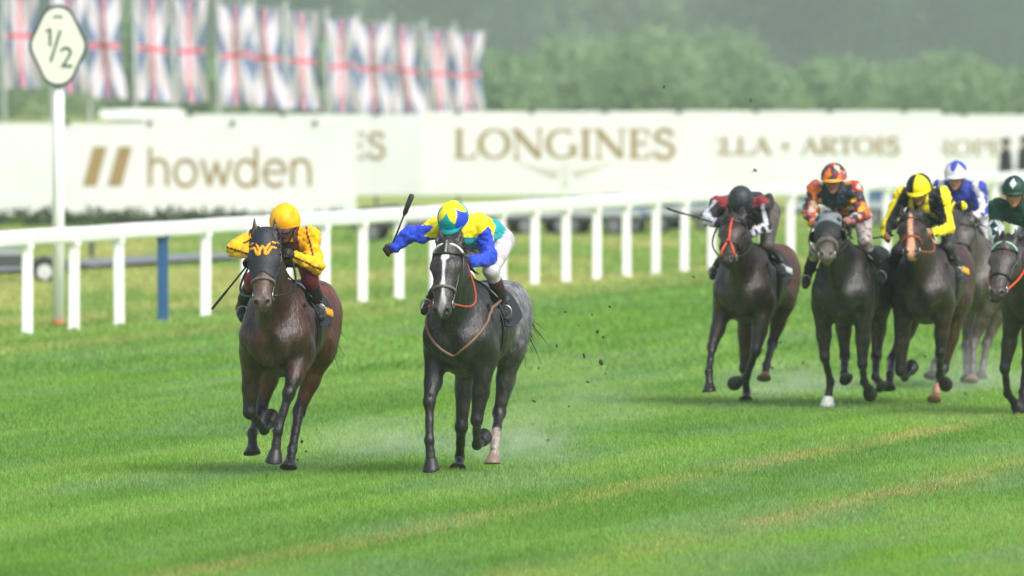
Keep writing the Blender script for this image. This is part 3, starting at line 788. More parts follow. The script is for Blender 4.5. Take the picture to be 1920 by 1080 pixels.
TR = np.array([  # trunk stations: x, top, bottom, half width
    (-1.10, 1.36, 1.20, .07), (-1.02, 1.47, 1.08, .17), (-.90, 1.545, 1.02, .235), (-.70, 1.585, .97, .27), (-.45, 1.555, .93, .275),
    (-.20, 1.515, .87, .29), (.08, 1.51, .82, .295), (.28, 1.575, .80, .27), (.42, 1.60, .80, .245), (.56, 1.53, .83, .225), (.68, 1.40, .90, .19), (.76, 1.26, 1.0, .13), (.80, 1.18, 1.06, .07)])
def tr(x):
    return [np.interp(x, TR[:, 0], TR[:, i]) for i in (1, 2, 3)]
def trunk_prim():
    def f(P):
        zt, zb, w_ = tr(P[:, 0]); zc, hz = (zt + zb) / 2, (zt - zb) / 2
        up = P[:, 2] > zc
        wl = w_ * np.where(up, 1 - .22 * np.clip((P[:, 2] - zc) / hz, 0, 1) ** 2, 1)
        q = np.sqrt((P[:, 1] / wl) ** 2 + ((P[:, 2] - zc) / hz) ** 2)
        d = (q - 1) * np.minimum(w_, hz)
        return np.maximum(d, np.maximum(TR[0, 0] - P[:, 0], P[:, 0] - TR[-1, 0]))
    return f, np.array([-1.12, -.32, .76]), np.array([.82, .32, 1.64])
YAX = np.array([0, 1, 0.])
def unit(v): v = np.asarray(v, float); return v / (np.linalg.norm(v) + 1e-12)

def strap(head, pts, r, seg=6):
    mb = MB(); mb.tube(pts, r, seg); return mb

def horse(spec):
    fr = Rider_frame(*spec['pos']); hz = spec.get('vox', .0125)
    e = tag(empty('racehorse', fr.o, fr.rz), spec['label'], 'horse', 'galloping racehorses')
    Fd = Field(); Fd.add(trunk_prim(), .02)
    # big muscle masses
    for s in (-1, 1):
        Fd.add(ellip((.50, s * .15, 1.20), (.17, .125, .27)), .07)                 # shoulder
        Fd.add(ellip((.70, s * .105, 1.10), (.10, .10, .13)), .05)                 # breast
        Fd.add(ellip((-.72, s * .15, 1.30), (.29, .145, .26)), .08)                # quarters
        Fd.add(ellip((-.62, s * .17, 1.10), (.22, .12, .20)), .08)                 # thigh
    Fd.add(ellip((.64, 0, .96), (.12, .13, .09)), .06)
    for s in (-1, 1):
        Fd.add(ellip((.735, s * .085, 1.07), (.068, .080, .135)), .03)             # pectoral
        Fd.add(rcone((.40, s * .135, 1.46), (.63, s * .190, 1.10), .080, .075), .05) # shoulder blade to point of shoulder
        Fd.add(rcone((.30, s * .19, 1.30), (.42, s * .215, 1.02), .09, .085), .05)   # triceps
        Fd.cut(rcone((.52, s * .235, 1.36), (.50, s * .262, 1.06), .034, .028), .022)
        Fd.cut(rcone((.22, s * .285, 1.34), (.30, s * .27, .98), .032, .028), .03)
        Fd.cut(rcone((-.34, s * .30, 1.32), (-.40, s * .27, 1.05), .028, .026), .05)
    Fd.cut(rcone((.835, 0, 1.24), (.785, 0, .93), .040, .042), .04)                   # cleft of the breast
    # neck and head frame
    poll = fr.loc(*spec['poll']); HL = spec.get('hl', .64)
    muz = fr.chain(poll, spec['muz'][0], spec['muz'][1], 1, HL); hd = unit(muz - poll)
    hl = unit(YAX - hd * (YAX @ hd) + np.array([0, 0, spec.get('roll', 0)])); hl = unit(hl - hd * (hl @ hd)); hn = np.cross(hl, hd)   # hn points forward/up out of the face
    if hn[0] < 0: hn = -hn
    HM = np.stack([hd, hl, hn], 1); H = lambda t, l, n: poll + hd * t + hl * l * 1.13 + hn * n
    base = np.array([.44, 0, 1.28]); mid = .5 * (base + poll) + np.array([.05, 0, .02]); mid[1] = poll[1] * .4
    Fd.add(rcone(base, mid, .27, .185, YAX, .62), .10); Fd.add(rcone(mid, poll - hd * -.02 - hn * .055, .185, .125, YAX, .66), .06)
    Fd.add(rcone((.62, 0, 1.12), .5 * mid + .5 * poll + np.array([.07, 0, -.16]), .13, .085, YAX, .75), .08)
    Hf = Field()
    Hf.add(rcone(H(.03, 0, -.05), H(.20, 0, -.04), .10, .112, hl, 1.12), .02)
    Hf.add(rcone(H(.20, 0, -.03), H(.52, 0, -.02), .098, .066, hl, 1.04), .05)
    for s in (-1, 1):
        Hf.add(ellip(H(.20, s * .062, -.11), (.135, .045, .105), HM), .03)          # cheek
        Hf.add(ellip(H(.165, s * .088, -.005), (.055, .030, .034), HM), .025)       # brow
        Hf.add(rcone(H(.26, s * .055, -.02), H(.46, s * .030, 0.0), .030, .022), .03)
        Hf.add(ellip(H(.575, s * .038, .008), (.048, .032, .036), HM), .02)         # nostril rim
        ear = spec.get('ear', .05)
        Hf.add(rcone(H(.02, s * .062, -.035), H(-.07, s * .074, -.01 + ear * .3), .036, .030, hn, .65), .02)
        Hf.add(rcone(H(-.07, s * .074, -.01 + ear * .3), H(-.195, s * .074, ear * 1.3), .031, .006, hn, .7), .02)
    Hf.add(rcone(H(.25, 0, -.15), H(.54, 0, -.085), .055, .036, hl, 1.0), .04)       # lower jaw
    Hf.add(ellip(H(.575, 0, -.03), (.064, .074, .062), HM), .03)                     # muzzle
    op = spec.get('mouth', 0)
    Hf.add(ellip(H(.575 - op * .2, 0, -.095 - op), (.045, .036, .026), HM), .025)    # chin
    if op: Hf.cut(ellip(H(.61, 0, -.075 - op * .45), (.05, .034, .012 + op * .4), HM), .008)
    for s in (-1, 1):
        Hf.cut(ellip(H(.600, s * .044, .020), (.022, .013, .022), HM), .008)
        Hf.cut(ellip(H(-.08, s * .078, .012 + ear * .6), (.055, .013, .014), HM), .006)
        Hf.cut(ellip(H(.30, s * .105, -.045), (.10, .022, .03), HM), .03)
    for pr in Hf.p: Fd.p.append(pr)
    # legs
    hoofs = []; joints = {}
    leg_k = .035
    for nm in ('FR', 'FL', 'HR', 'HL'):
        s = -1 if nm[1] == 'R' else 1; J = spec['legs'][nm]
        if nm[0] == 'F':
            el = np.array(spec.get('elb' + nm[1], (.46, s * .198, .96)))
            kn = fr.chain(el, *J[0], .44); ft = fr.chain(kn, *J[1], .33); to = fr.chain(ft, *J[2], .225)
            Fd.add(rcone((.60, s * .175, 1.14), el, .125, .115, YAX, .85), .06)
            m = el * .45 + kn * .55
            Fd.add(rcone(el + np.array([.03, 0, .06]), m, .122, .080, YAX, .85), .05); Fd.add(ellip(.75 * el + .25 * kn + np.array([.05, s * .02, 0]), (.062, .055, .10)), .03); Fd.add(rcone(m, kn, .075, .047), .03)
            Fd.add(ellip(kn + unit(ft - kn) * .01 + np.array([.008, 0, 0]), (.052, .047, .062)), .025)
            r0, r1 = .036, .033
        else:
            st = np.array(spec.get('sti' + nm[1], (-.48, s * .19, 1.02)))
            kn = fr.chain(st, *J[0], .47); ft = fr.chain(kn, *J[1], .40); to = fr.chain(ft, *J[2], .225)
            hip = np.array([-.72, s * .15, 1.25])
            Fd.add(rcone(hip, st, .19, .15, YAX, .75), .08)
            m = st * .5 + kn * .5 + np.array([-.03, 0, 0])
            Fd.add(rcone(st, m, .145, .095, YAX, .72), .06); Fd.add(rcone(m, kn, .090, .052, YAX, .85), .04)
            cal = kn + unit(kn - ft) * .035 + np.array([-.055, 0, .01])
            Fd.add(rcone(cal, kn, .026, .045), .03); Fd.add(ellip(kn, (.058, .046, .065)), .025)
            Fd.add(rcone(m * .6 + kn * .4 + np.array([-.06, 0, 0]), cal, .03, .022), .03)
            r0, r1 = .041, .036
        Fd.add(rcone(kn, .45 * kn + .55 * ft, r0 + .004, r1), .03); Fd.add(rcone(.5 * kn + .5 * ft, ft, r1, r1 + .002), .02)
        bk = unit(ft - kn); pn = unit(to - ft)
        tend = np.array([-.022, 0, 0]); Fd.add(rcone(kn * .8 + ft * .2 + tend, ft + tend, .020, .024), .02)
        Fd.add(ellip(ft, (.045, .041, .047)), .02)
        co = ft + (to - ft) * .60
        Fd.add(rcone(ft, co, .034, .043), .02)
        # hoof: flared wall with a sloping front
        fw = unit(np.array([1, 0, 0]) - pn * pn[0] + 1e-6); 
        if pn[0] > .9 or pn[2] > -.2: fw = unit(np.cross(np.cross(pn, [0, 0, 1.]), pn) * (1 if pn[0] < 0 else -1) + 1e-6)
        sd_ = np.cross(pn, fw); hb = co - pn * .006; Lh = np.linalg.norm(to - hb)
        mb = MB(); ring = []
        for k, (t, rw, rl, sh) in enumerate(((0, .045, .047, 0), (.12, .050, .053, .002), (.55, .062, .066, .012), (.92, .072, .078, .024), (1.0, .070, .075, .024))):
            for th in np.linspace(0, 2 * math.pi, 20, endpoint=False):
                c_, s_ = math.cos(th), math.sin(th)
                ring.append(hb + pn * Lh * t * (.90 + .20 * c_) + fw * (rl * c_ * (1 if c_ > 0 else .8) + sh) + sd_ * rw * s_)
        ring.append(hb + pn * Lh * .93 + fw * .02)
        ff_ = [[i * 20 + k, i * 20 + (k + 1) % 20, (i + 1) * 20 + (k + 1) % 20, (i + 1) * 20 + k] for i in range(4) for k in range(20)] + [[80 + k, 80 + (k + 1) % 20, 100] for k in range(20)]
        mb.add(ring, ff_)
        hc = spec.get('hoofcol', {}).get(nm, rgb(34, 31, 31))
        vv = np.array(ring); tcol = mix(hc, np.array(hc) * .55, np.clip(np.arange(len(vv)) / 100., 0, 1))
        hoofs.append((mb, tcol)); joints[nm] = (kn, ft, co, to)
    V, Fq = Fd.mesh(hz)
    Nv = vnormals(V, Fq)
    V = V + Nv * (.010 * (fbm(V * np.array([1, 1, .6]), .10, 61, 3) - .5) + .0035 * (fbm(V * np.array([1, 1, .35]), .035, 71, 2) - .5))[:, None] * sstep(.3, .8, V[:, 2])[:, None]
    # --- coat: base, black points, markings
    base_c = np.array(spec['coat']); pt = np.array(spec.get('points', rgb(30, 26, 26))); belly = np.array(spec.get('flank', base_c))
    n1 = fbm(V, .16, 5); n2 = fbm(V, .05, 9)
    col = mix(base_c, belly, np.clip(sstep(.1, -.8, V[:, 0]) * .9 + .5 * (n1 - .5), 0, 1))
    if 'dapple' in spec:
        dd = sstep(.45, .62, fbm(V, .042, 21, 2)) * sstep(.2, -.5, V[:, 0]) * sstep(.75, 1.1, V[:, 2])
        col = mix(col, spec['dapple'], np.clip(dd * .28 + .40 * sstep(.0, -.8, V[:, 0]) * sstep(.95, 1.5, V[:, 2]), 0, 1))
    col = mix(col, col * 1.45, .5 * sstep(.5, .75, n1))
    col = mix(col, np.array(rgb(96, 72, 54)) * .8 + col * .2, spec.get('mud', .12) * sstep(.52, .72, n2) * sstep(1.45, .9, V[:, 2]))
    wet = fbm(V * np.array([1, 1, .22]), .035, 44, 3)
    col = mix(col, col * .45, .75 * sstep(.48, .66, wet)); col = mix(col, col * 1.5 + .004, .5 * sstep(.44, .30, wet))
    for nm, (kn, ft, co, to) in joints.items():
        top = kn + unit(kn - ft) * .05
        def segd(a, b):
            t = np.clip((V - a) @ (b - a) / ((b - a) @ (b - a) + 1e-9), 0, 1); return np.linalg.norm(V - a - t[:, None] * (b - a), axis=1)
        dl = np.minimum(segd(top, ft), segd(ft, to))
        col = mix(col, pt, sstep(.125, .07, dl))
        if nm in spec.get('socks', {}):
            sc_, frac = spec['socks'][nm]
            a = ft + (kn - ft) * frac
            m = sstep(.075, .052, np.minimum(segd(a, ft), segd(ft, to))) * sstep(.35, .5, n2 + .12)
            col = mix(col, sc_, m)
    hx = (V - poll) @ HM; onhead = (np.abs(hx[:, 1]) < .16) & (hx[:, 0] > -.03) & (hx[:, 0] < .7) & (hx[:, 2] > -.22) & (hx[:, 2] < .12)
    face = onhead & (hx[:, 2] > -.075)
    if 'headcol' in spec: col = np.where(onhead[:, None], mix(col, spec['headcol'], np.full(len(col), .8)), col)
    if 'blaze' in spec:
        bc, prof = spec['blaze']; prof = np.array(prof)
        wv = np.interp(hx[:, 0], prof[:, 0], prof[:, 1]); off = np.interp(hx[:, 0], prof[:, 0], prof[:, 2])
        m = face * sstep(.008, -.008, np.abs(hx[:, 1] - off + .01 * (n2 - .5)) - wv)
        col = mix(col, bc, m)
    if 'muzcol' in spec: col = mix(col, spec['muzcol'], onhead * sstep(.40, .56, hx[:, 0]) * .8)
    nos = np.minimum(*[np.linalg.norm(hx - np.array([.602, s * .045, .024]), axis=1) for s in (-1, 1)])
    col = mix(col, (.008, .006, .006), sstep(.028, .018, nos))
    obj('body', V, Fq, M['coat'], e, col=col)
    for mb, c in hoofs: mb.build('hoof', M['hoof'], e, smooth=True, col=c)
    for s in (-1, 1):
        mb = MB(); mb.ball(H(.175, s * .104, -.022), (.026, .020, .022), M=HM); mb.build('eye', M['eye'], e, smooth=True)
    # --- mane and forelock, tail
    mb = MB(); g = np.random.default_rng(int(spec['pos'][0]))
    for k in range(70):
        t = k / 69; c = (np.array([.40, 0, 1.60]) * (1 - t) ** 2 + 2 * t * (1 - t) * (mid + np.array([-.14, 0, .24])) + t * t * (poll + np.array([-.06, 0, .07])))
        s = -1 if g.random() < .7 else 1
        p1 = c + np.array([-.03, s * .05, .02]) + g.normal(size=3) * .015; p2 = p1 + np.array([-.05, s * .05, -.06]) + g.normal(size=3) * .02
        mb.tube([c - np.array([0, 0, .03]), p1, p2], [.014, .011, .003], 5)
    mb.build('mane', M['hair'], e, smooth=True)
    mb = MB()
    tw = spec.get('tail', 0.0)
    tl = spec.get('taillen', .6)
    for k in range(spec.get('tailn', 60)):
        a = g.normal(size=3) * .030; sp_ = g.normal(size=2) * .045
        p0 = np.array([-1.04, 0, 1.40]) + a * .5
        pts = [p0, p0 + np.array([-.16, 0, -.02]) + a, p0 + np.array([-.30, tw * .3 + sp_[0] * .6, -.18 * tl + sp_[1] * .4]) + a, p0 + np.array([-.38 + sp_[1] * .5, tw * .7 + sp_[0], -.42 * tl + sp_[1] * .6]) + a, p0 + np.array([-.40 + sp_[1], tw + sp_[0] * 1.9, -.62 * tl + sp_[1] * 1.8]) + a * 1.5]
        mb.tube(pts, [.014, .010, .006, .004, .0015], 5)
    mb.build('tail', M[spec.get('tailmat', 'hair')], e, smooth=True)
    # --- tack
    def march(P, D, off, smax):
        """slide points along unit directions D until they touch the head"""
        P = np.array(P, float); D = np.array(D, float); S = np.zeros(len(P))
        for _ in range(34):
            d = Hf.ev(P + D * S[:, None]) - off
            S = np.where((d > .001) & (S < smax), S + np.maximum(d * .75, .001), S)
        return P + D * S[:, None]
    def on_faces(tl, off=.004):
        return march([H(t, l, .17) for t, l in tl], [-hn] * len(tl), off, .36)
    def ring(t, slope, off=.006, a0=0, a1=360, nn=34, c0=-.05):
        th = np.radians(np.linspace(a0, a1, nn)); t = np.broadcast_to(t, th.shape)
        P = [H(tt + slope * math.cos(a) * .1, math.sin(a) * .22, c0 + math.cos(a) * .22) for tt, a in zip(t, th)]
        return march(P, [-(hl * math.sin(a) + hn * math.cos(a)) for a in th], off, .20)
    T = spec['tack']
    br = MB()
    nb = ring(.40, -.1); br2 = MB(); br2.tube(nb, .013 if T['nose'] != 'fleece' else .024, 8, cap=False)
    bri = br.tube(ring(.045, .5, a0=-125, a1=125), .011, 6).build('bridle', M[T.get('bridle', 'leather')], e, smooth=True)
    br2.build('noseband', M[T['nose']], bri, smooth=True)
    bb = MB(); bb.tube(ring(.065, -.6, a0=-75, a1=75), .012, 6); bb.build('browband', M[T.get('brow', 'leather')], bri, smooth=True)
    for s in (-1, 1):
        pts = ring(np.linspace(.06, .50, 12), 0, a0=s * 82, a1=s * 88, nn=12)
        cb = MB(); cb.tube(pts, .010, 6); cb.build('cheekpiece', M[T.get('bridle', 'leather')], bri, smooth=True)
        bit = pts[-1] + hl * s * .008
        rb = MB(); ts = np.linspace(0, 2 * math.pi, 17); rb.tube([bit + hd * .034 * math.cos(t) + hn * .034 * math.sin(t) for t in ts], .006, 6, cap=False, up=hl); rb.build('bit_ring', M['steel'], bri, smooth=True)
        joints['bit' + ('R' if s < 0 else 'L')] = bit
    if 'face' in T:   # cheeker: strap down the face that forks above the nostrils
        mm = M[T['face']]; cb = MB()
        cb.tube(on_faces([(t, 0) for t in np.linspace(.0, .36, 12)]), .012, 6)
        for s in (-1, 1): cb.tube(list(on_faces([(.36 + .16 * q, s * (.006 + .055 * q)) for q in np.linspace(0, 1, 7)])) + [joints['bit' + ('R' if s < 0 else 'L')]], .012, 6)
        cb.build('face_strap', mm, bri, smooth=True)
    if 'hood' in T:
        hc0, tmax = T['hood']
        ct = spec.get('hoodneck', -.10)
        Hx = Field(); Hx.p = [p for p in Hf.p]
        Hx.add(rcone(mid * .3 + poll * .7 - hn * .03, poll - hn * .05, .135, .125, YAX, .72), .06)
        def clip(Pp):
            q = (Pp - poll) @ HM
            c = np.maximum(q[:, 0] - tmax - .05 * np.abs(q[:, 1]) / .1, ct - q[:, 0])
            for s in (-1, 1):
                c = np.maximum(c, .040 - np.linalg.norm((q - np.array([.172, s * .11, -.02])) * np.array([1, .6, 1]), axis=1))
                c = np.maximum(c, np.where((q[:, 0] < .01) & (q[:, 2] > -.14), .055 - np.linalg.norm((q - np.array([-.05, s * .07, -.01])) * np.array([.5, 1, 1]), axis=1), -1))
            return c
        hv, hf_ = Hx.mesh(.009, clip=clip, infl=.009)
        hq = (hv - poll) @ HM
        hcol = np.tile(np.array(hc0), (len(hv), 1))
        if 'hoodtop' in T: hcol = mix(hcol, T['hoodtop'], sstep(.10, .06, hq[:, 0]))
        hood = obj('hood', hv, hf_, M['hood'], e, col=hcol)
        if 'cups' in T:
            for s in T['cups']:
                cb = MB(); rows = []
                for i in range(7):
                    ph = i / 6 * math.pi / 2
                    for k in range(15):
                        th = math.pi * .55 + (k / 14) * math.pi * .9 + (math.pi if False else 0)
                        # a half cup opening forward (towards the muzzle)
                        ax_ = -math.cos(math.pi * (k / 14 - .5)) ; ay_ = math.sin(math.pi * (k / 14 - .5))
                        rows.append(H(.185 + .075 * ax_ * math.cos(ph) * 1.0 + .02, s * (.085 + .07 * math.sin(ph)), -.03 + .07 * ay_ * math.cos(ph * .8)))
                cb.add(rows, [[i * 15 + k, i * 15 + k + 1, (i + 1) * 15 + k + 1, (i + 1) * 15 + k] for i in range(6) for k in range(14)])
                cb.build('blinker_cup', M['leather'], hood, smooth=True)
        if 'emblem' in T:
            cb = MB()
            def lay(pts):
                pts = np.array(pts); out = []
                for a, b in zip(pts[:-1], pts[1:]): out += [tuple(a + (b - a) * q) for q in np.linspace(0, 1, 5)]
                cb.tube(on_faces(out, off=.012), .0125, 6)
            for s in (-1, 1):
                lay([(.055, s * .085), (.055, s * .052), (.150, s * .020)]); lay([(.105, s * .092), (.105, s * .062), (.190, s * .036), (.100, s * .0)])
                lay([(.190, s * .036), (.190, s * .020), (.150, s * .020)])
            cb.build('emblem', M['gold'], hood, smooth=True)
            cb = MB()
            for s in (-1, 1): cb.tube(on_faces([(.015 + .03 * q, s * (.05 + .055 * q)) for q in np.linspace(0, 1, 6)], off=.012), .007, 6)
            cb.build('trim', M['gold'], hood, smooth=True)
    # saddle cloth and saddle wrapped on the trunk
    def shell(x0, x1, a0, a1, off, thick, nx=12, na=26, lift=0.0):
        v = []
        for o_ in (off, off + thick):
            for i in range(nx):
                x = x0 + (x1 - x0) * i / (nx - 1); zt, zb, w_ = [float(q) for q in tr(x)]; zc_, hh = (zt + zb) / 2, (zt - zb) / 2
                for k in range(na):
                    th = math.radians(a0 + (a1 - a0) * k / (na - 1)); sn, cs = math.sin(th), math.cos(th)
                    wl = w_ * (1 - .22 * max(cs, 0) ** 2)
                    fl = lift * max(0, abs(sn) - .5)
                    v.append((x - .10 * (abs(sn) ** 2) * 0, sn * (wl + o_ + fl), zc_ + cs * (hh + o_)))
        f = []; m = nx * na
        for i in range(nx - 1):
            for k in range(na - 1):
                a = i * na + k; f.append([a, a + 1, a + na + 1, a + na]); f.append([m + a, m + a + na, m + a + na + 1, m + a + 1])
        rim = [i * na for i in range(nx)] ; rim2 = [i * na + na - 1 for i in range(nx)]
        for r_ in (rim, rim2):
            for a, b in zip(r_[:-1], r_[1:]): f.append([a, b, m + b, m + a])
        for st in (0, (nx - 1) * na):
            for k in range(na - 1): f.append([st + k, st + k + 1, m + st + k + 1, m + st + k])
        return MB().add(v, f)
    sdl = shell(-.22, .20, -52, 52, .030, .022, lift=.05).build('saddle', M['leather'], e, smooth=True)
    clo = shell(-.42, .18, -84, 84, .012, .012, lift=.015).build('saddle_cloth', M['cloth'], sdl, smooth=True)
    if 'mark' in T:
        mk = MB(); zt, zb, w_ = [float(q) for q in tr(-.2)]
        pts = []
        for q in np.linspace(0, 1, 30):
            x_ = -.37 + .24 * q; z_ = 1.30 + .030 * math.sin(q * 19) + .03 * q; zt, zb, w_ = [float(v_) for v_ in tr(x_)]
            cs_ = (z_ - (zt + zb) / 2) / ((zt - zb) / 2 + .026); sn_ = math.sqrt(max(0, 1 - cs_ ** 2))
            pts.append((x_, sn_ * (w_ * (1 - .22 * max(cs_, 0) ** 2) + .026 + .015 * max(0, sn_ - .5)), z_))
        mk.tube(pts, .012, 6); mk.build('cloth_mark', M[T['mark']], clo, smooth=True)
    shell(.12, .20, 60, 300, .006, .008, nx=3, na=40).build('girth', M['leather'], sdl, smooth=True)
    # breastplate or martingale
    if 'breast' in T:
        cb = MB(); q = np.linspace(-1, 1, 41); pts = []
        for t in q:
            s = 1 if t > 0 else -1; k = abs(t)
            zz = .98 + (1.42 - .98) * k ** 1.2; yy = .0 + s * (.34 * math.sin(min(k * 1.9, 1.35)) * .82); 
            pts.append(np.array([1.05, yy * .95, zz]))
        pts = np.array(pts); Sx = np.zeros(len(pts))
        for _ in range(40):
            dd = Fd.ev(pts - np.stack([Sx, Sx * 0, Sx * 0], 1)) - .004; Sx = np.where((dd > .002) & (Sx < .85), Sx + np.maximum(dd * .6, .002), Sx)
        pts[:, 0] -= Sx
        cb.tube(pts, .013, 6); cb.build('breastplate', M[T['breast']], e, smooth=True)
    return dict(e=e, fr=fr, joints=joints, H=H, hl=hl)
# ------------------------------------------------------------------ a jockey
def jockey(spec, hs):
    fr, Jh = hs['fr'], hs['joints']
    J = {k: (fr.loc(*v) if len(v) == 3 else np.array(v[:3])) for k, v in spec['j'].items()}
    e = tag(empty('person', fr.o, fr.rz), spec['label'], 'person', 'jockeys riding the racehorses')
    p = R(spec.get('pitch', 30)); yw = R(spec.get('yaw', 0)); rl = R(spec.get('roll', 0))
    hf = np.array([math.cos(p) * math.cos(yw), math.cos(p) * math.sin(yw), -math.sin(p)])
    side = unit(np.cross([0, 0, 1.], hf)); hu = np.cross(hf, side)          # side = jockey's left
    side, hu = side * math.cos(rl) + hu * math.sin(rl), hu * math.cos(rl) - side * math.sin(rl)
    HMx = np.stack([hf, side, hu], 1); hc = J['head']
    Hp = lambda f_, s_, u_: hc + hf * f_ + side * s_ + hu * u_
    hip = J['hip']; shR, shL = J['shR'], J['shL']; ch = .5 * (shR + shL) + np.array([-.04, 0, -.05])
    lat = unit(shL - shR)
    hipR, hipL = hip + np.array([.02, -.10, -.03]), hip + np.array([.02, .10, -.03])
    wrR = J['elR'] + (J['haR'] - J['elR']) * .86; wrL = J['elL'] + (J['haL'] - J['elL']) * .86
    # --- silks
    Jf = Field()
    bmid = .5 * (hip + ch) + np.array([0, 0, .045])
    Jf.add(rcone(hip, bmid, .125, .125, YAX, 1.22), .05); Jf.add(rcone(bmid, ch, .125, .128, lat, 1.28), .05)
    for sh, el, wr in ((shR, J['elR'], wrR), (shL, J['elL'], wrL)):
        Jf.add(ellip(sh, (.078, .078, .074)), .05); Jf.add(rcone(ch, sh, .10, .074), .05)
        Jf.add(rcone(sh, el, .068, .056), .035); Jf.add(rcone(el, wr, .056, .040), .03); Jf.add(ellip(el, (.057, .057, .057)), .02)
        g = np.random.default_rng(int(abs(sh[1]) * 1e4))
        for q in np.linspace(.15, .95, 6):       # soft folds
            c = sh + (el - sh) * q; Jf.add(ellip(c + g.normal(size=3) * .022, (.05, .05, .05)), .03)
            c = el + (wr - el) * q; Jf.add(ellip(c + g.normal(size=3) * .014, (.037, .037, .037)), .03)
    g = np.random.default_rng(int(hc[2] * 1e4))
    for q in range(10):
        c = hip + (ch - hip) * g.random() + np.array([0, g.normal() * .07, .07 + g.normal() * .02]); Jf.add(ellip(c, (.075, .05, .05)), .04)
    Jf.add(rcone(ch, hc - hu * .10 - hf * .02, .085, .066), .04)
    V, Fq = Jf.mesh(.0095, clip=lambda P: (.098 - np.linalg.norm(P - hc + hu * .02, axis=1)))
    Nv = vnormals(V, Fq); rid = np.abs(fbm(V, .075, 33, 2) - .5) * 2
    V = V + Nv * (.030 * (rid ** .7 - .35) + .012 * (fbm(V, .035, 12, 2) - .5))[:, None]
    # colour context
    segs = [(hip, ch), (shR, J['elR']), (J['elR'], wrR), (shL, J['elL']), (J['elL'], wrL)]
    D = []; Tt = []; Ax = []
    for i, (a, b) in enumerate(segs):
        t = np.clip((V - a) @ (b - a) / ((b - a) @ (b - a)), 0, 1); ax = a + t[:, None] * (b - a)
        D.append(np.linalg.norm(V - ax, axis=1) - (.13 if i == 0 else .055)); Tt.append(t); Ax.append(V - ax)
    k = np.argmin(np.stack(D), 0); n_ = np.arange(len(V))
    ctx = dict(V=V, part=k, t=np.stack(Tt)[k, n_], r=np.stack(Ax)[k, n_], hip=hip, ch=ch, lat=lat, J=J, n=fbm(V, .05, 3, 2))
    obj('jacket', V, Fq, M['silk'], e, col=spec['silk'](ctx))
    # --- breeches
    Bf = Field(); Bf.add(rcone(hip + np.array([-.02, 0, 0]), hip + np.array([.02, 0, -.02]), .128, .12, YAX, 1.2), .03)
    for hj, kn, an in ((hipR, J['knR'], J['anR']), (hipL, J['knL'], J['anL'])):
        Bf.add(rcone(hj, kn, .098, .068), .05); Bf.add(ellip(kn, (.066, .064, .066)), .02); Bf.add(rcone(kn, kn + (an - kn) * .45, .062, .052), .03)
    V, Fq = Bf.mesh(.011)
    bc = np.tile(np.array(spec['breech'][0]), (len(V), 1))
    mudn = fbm(V, .04, 6, 2); bc = mix(bc, spec['breech'][1], spec['breech'][2] * sstep(.45, .65, mudn))
    obj('breeches', V, Fq, M['breech'], e, col=bc)
    # --- boots
    for s in ('R', 'L'):
        kn, an, to = J['kn' + s], J['an' + s], J['to' + s]
        a = kn + (an - kn) * .30
        Bf = Field(); Bf.add(rcone(a, .5 * a + .5 * an, .060, .056), .02); Bf.add(rcone(.5 * a + .5 * an, an, .056, .042), .02)
        Bf.add(rcone(an + np.array([-.045, 0, -.045]), to, .036, .034, [0, 1, 0], 1.05), .03); Bf.add(rcone(an, .5 * an + .5 * to, .040, .036), .03)
        V, Fq = Bf.mesh(.010); col = np.tile(np.array(spec.get('boot', rgb(20, 20, 22))), (len(V), 1))
        col = mix(col, spec.get('boottop', rgb(20, 20, 22)), sstep(.10, .07, np.linalg.norm(V - a, axis=1)))
        col = mix(col, rgb(120, 122, 122), .8 * sstep(.48, .58, fbm(V, .03, 14, 2)) * sstep(.13, .07, np.linalg.norm(V - an, axis=1)) * spec.get('spatter', .5))
        obj('boot', V, Fq, M['breech'], e, col=col)
        # stirrup iron and leather belong to the saddle
        mid = .35 * an + .65 * to; sg_ = -1 if s == 'R' else 1
        mb = MB(); ts = np.linspace(0, 2 * math.pi, 19)
        mb.tube([mid + np.array([0, .050 * math.sin(t), .018 + .058 * math.cos(t)]) for t in ts], .006, 6, cap=False)
        saddle = [c for c in hs['e'].children if c.name.startswith('saddle')][0]
        mb.build('stirrup_iron', M['steel'], saddle, smooth=True)
        mb = MB(); mb.tube([np.array([-.02, sg_ * .20, 1.47]), np.array([-.02, sg_ * .275, 1.36]), mid + np.array([0, 0, .10])], .012, 6); mb.build('stirrup_leather', M['leather'], saddle, smooth=True)
    # --- skin: head, neck, hands and the body under the clothes, one surface
    Sf = Field()
    Sf.add(ellip(Hp(.005, 0, .0), (.098, .078, .105), HMx), .02)
    Sf.add(ellip(Hp(.035, 0, -.065), (.066, .060, .075), HMx), .03)             # jaw
    Sf.add(rcone(Hp(.094, 0, -.02), Hp(.118, 0, -.058), .010, .016), .012)        # nose
    Sf.add(ellip(Hp(.085, 0, -.125), (.022, .026, .018), HMx), .02)              # chin
    Sf.add(ellip(Hp(.095, 0, -.092), (.010, .026, .008), HMx), .008)             # lips
    for s in (-1, 1):
        Sf.add(ellip(Hp(.078, s * .040, -.045), (.022, .022, .022), HMx), .02)    # cheekbone
        Sf.add(ellip(Hp(-.005, s * .080, -.035), (.022, .012, .033), HMx), .01)   # ear
        Sf.cut(ellip(Hp(.106, s * .032, -.018), (.014, .018, .010), HMx), .012)   # eye socket
    Sf.add(rcone(Hp(-.02, 0, -.06), ch, .055, .06), .03)
    Sf.add(rcone(hip, ch, .09, .09, YAX, 1.2), .04)
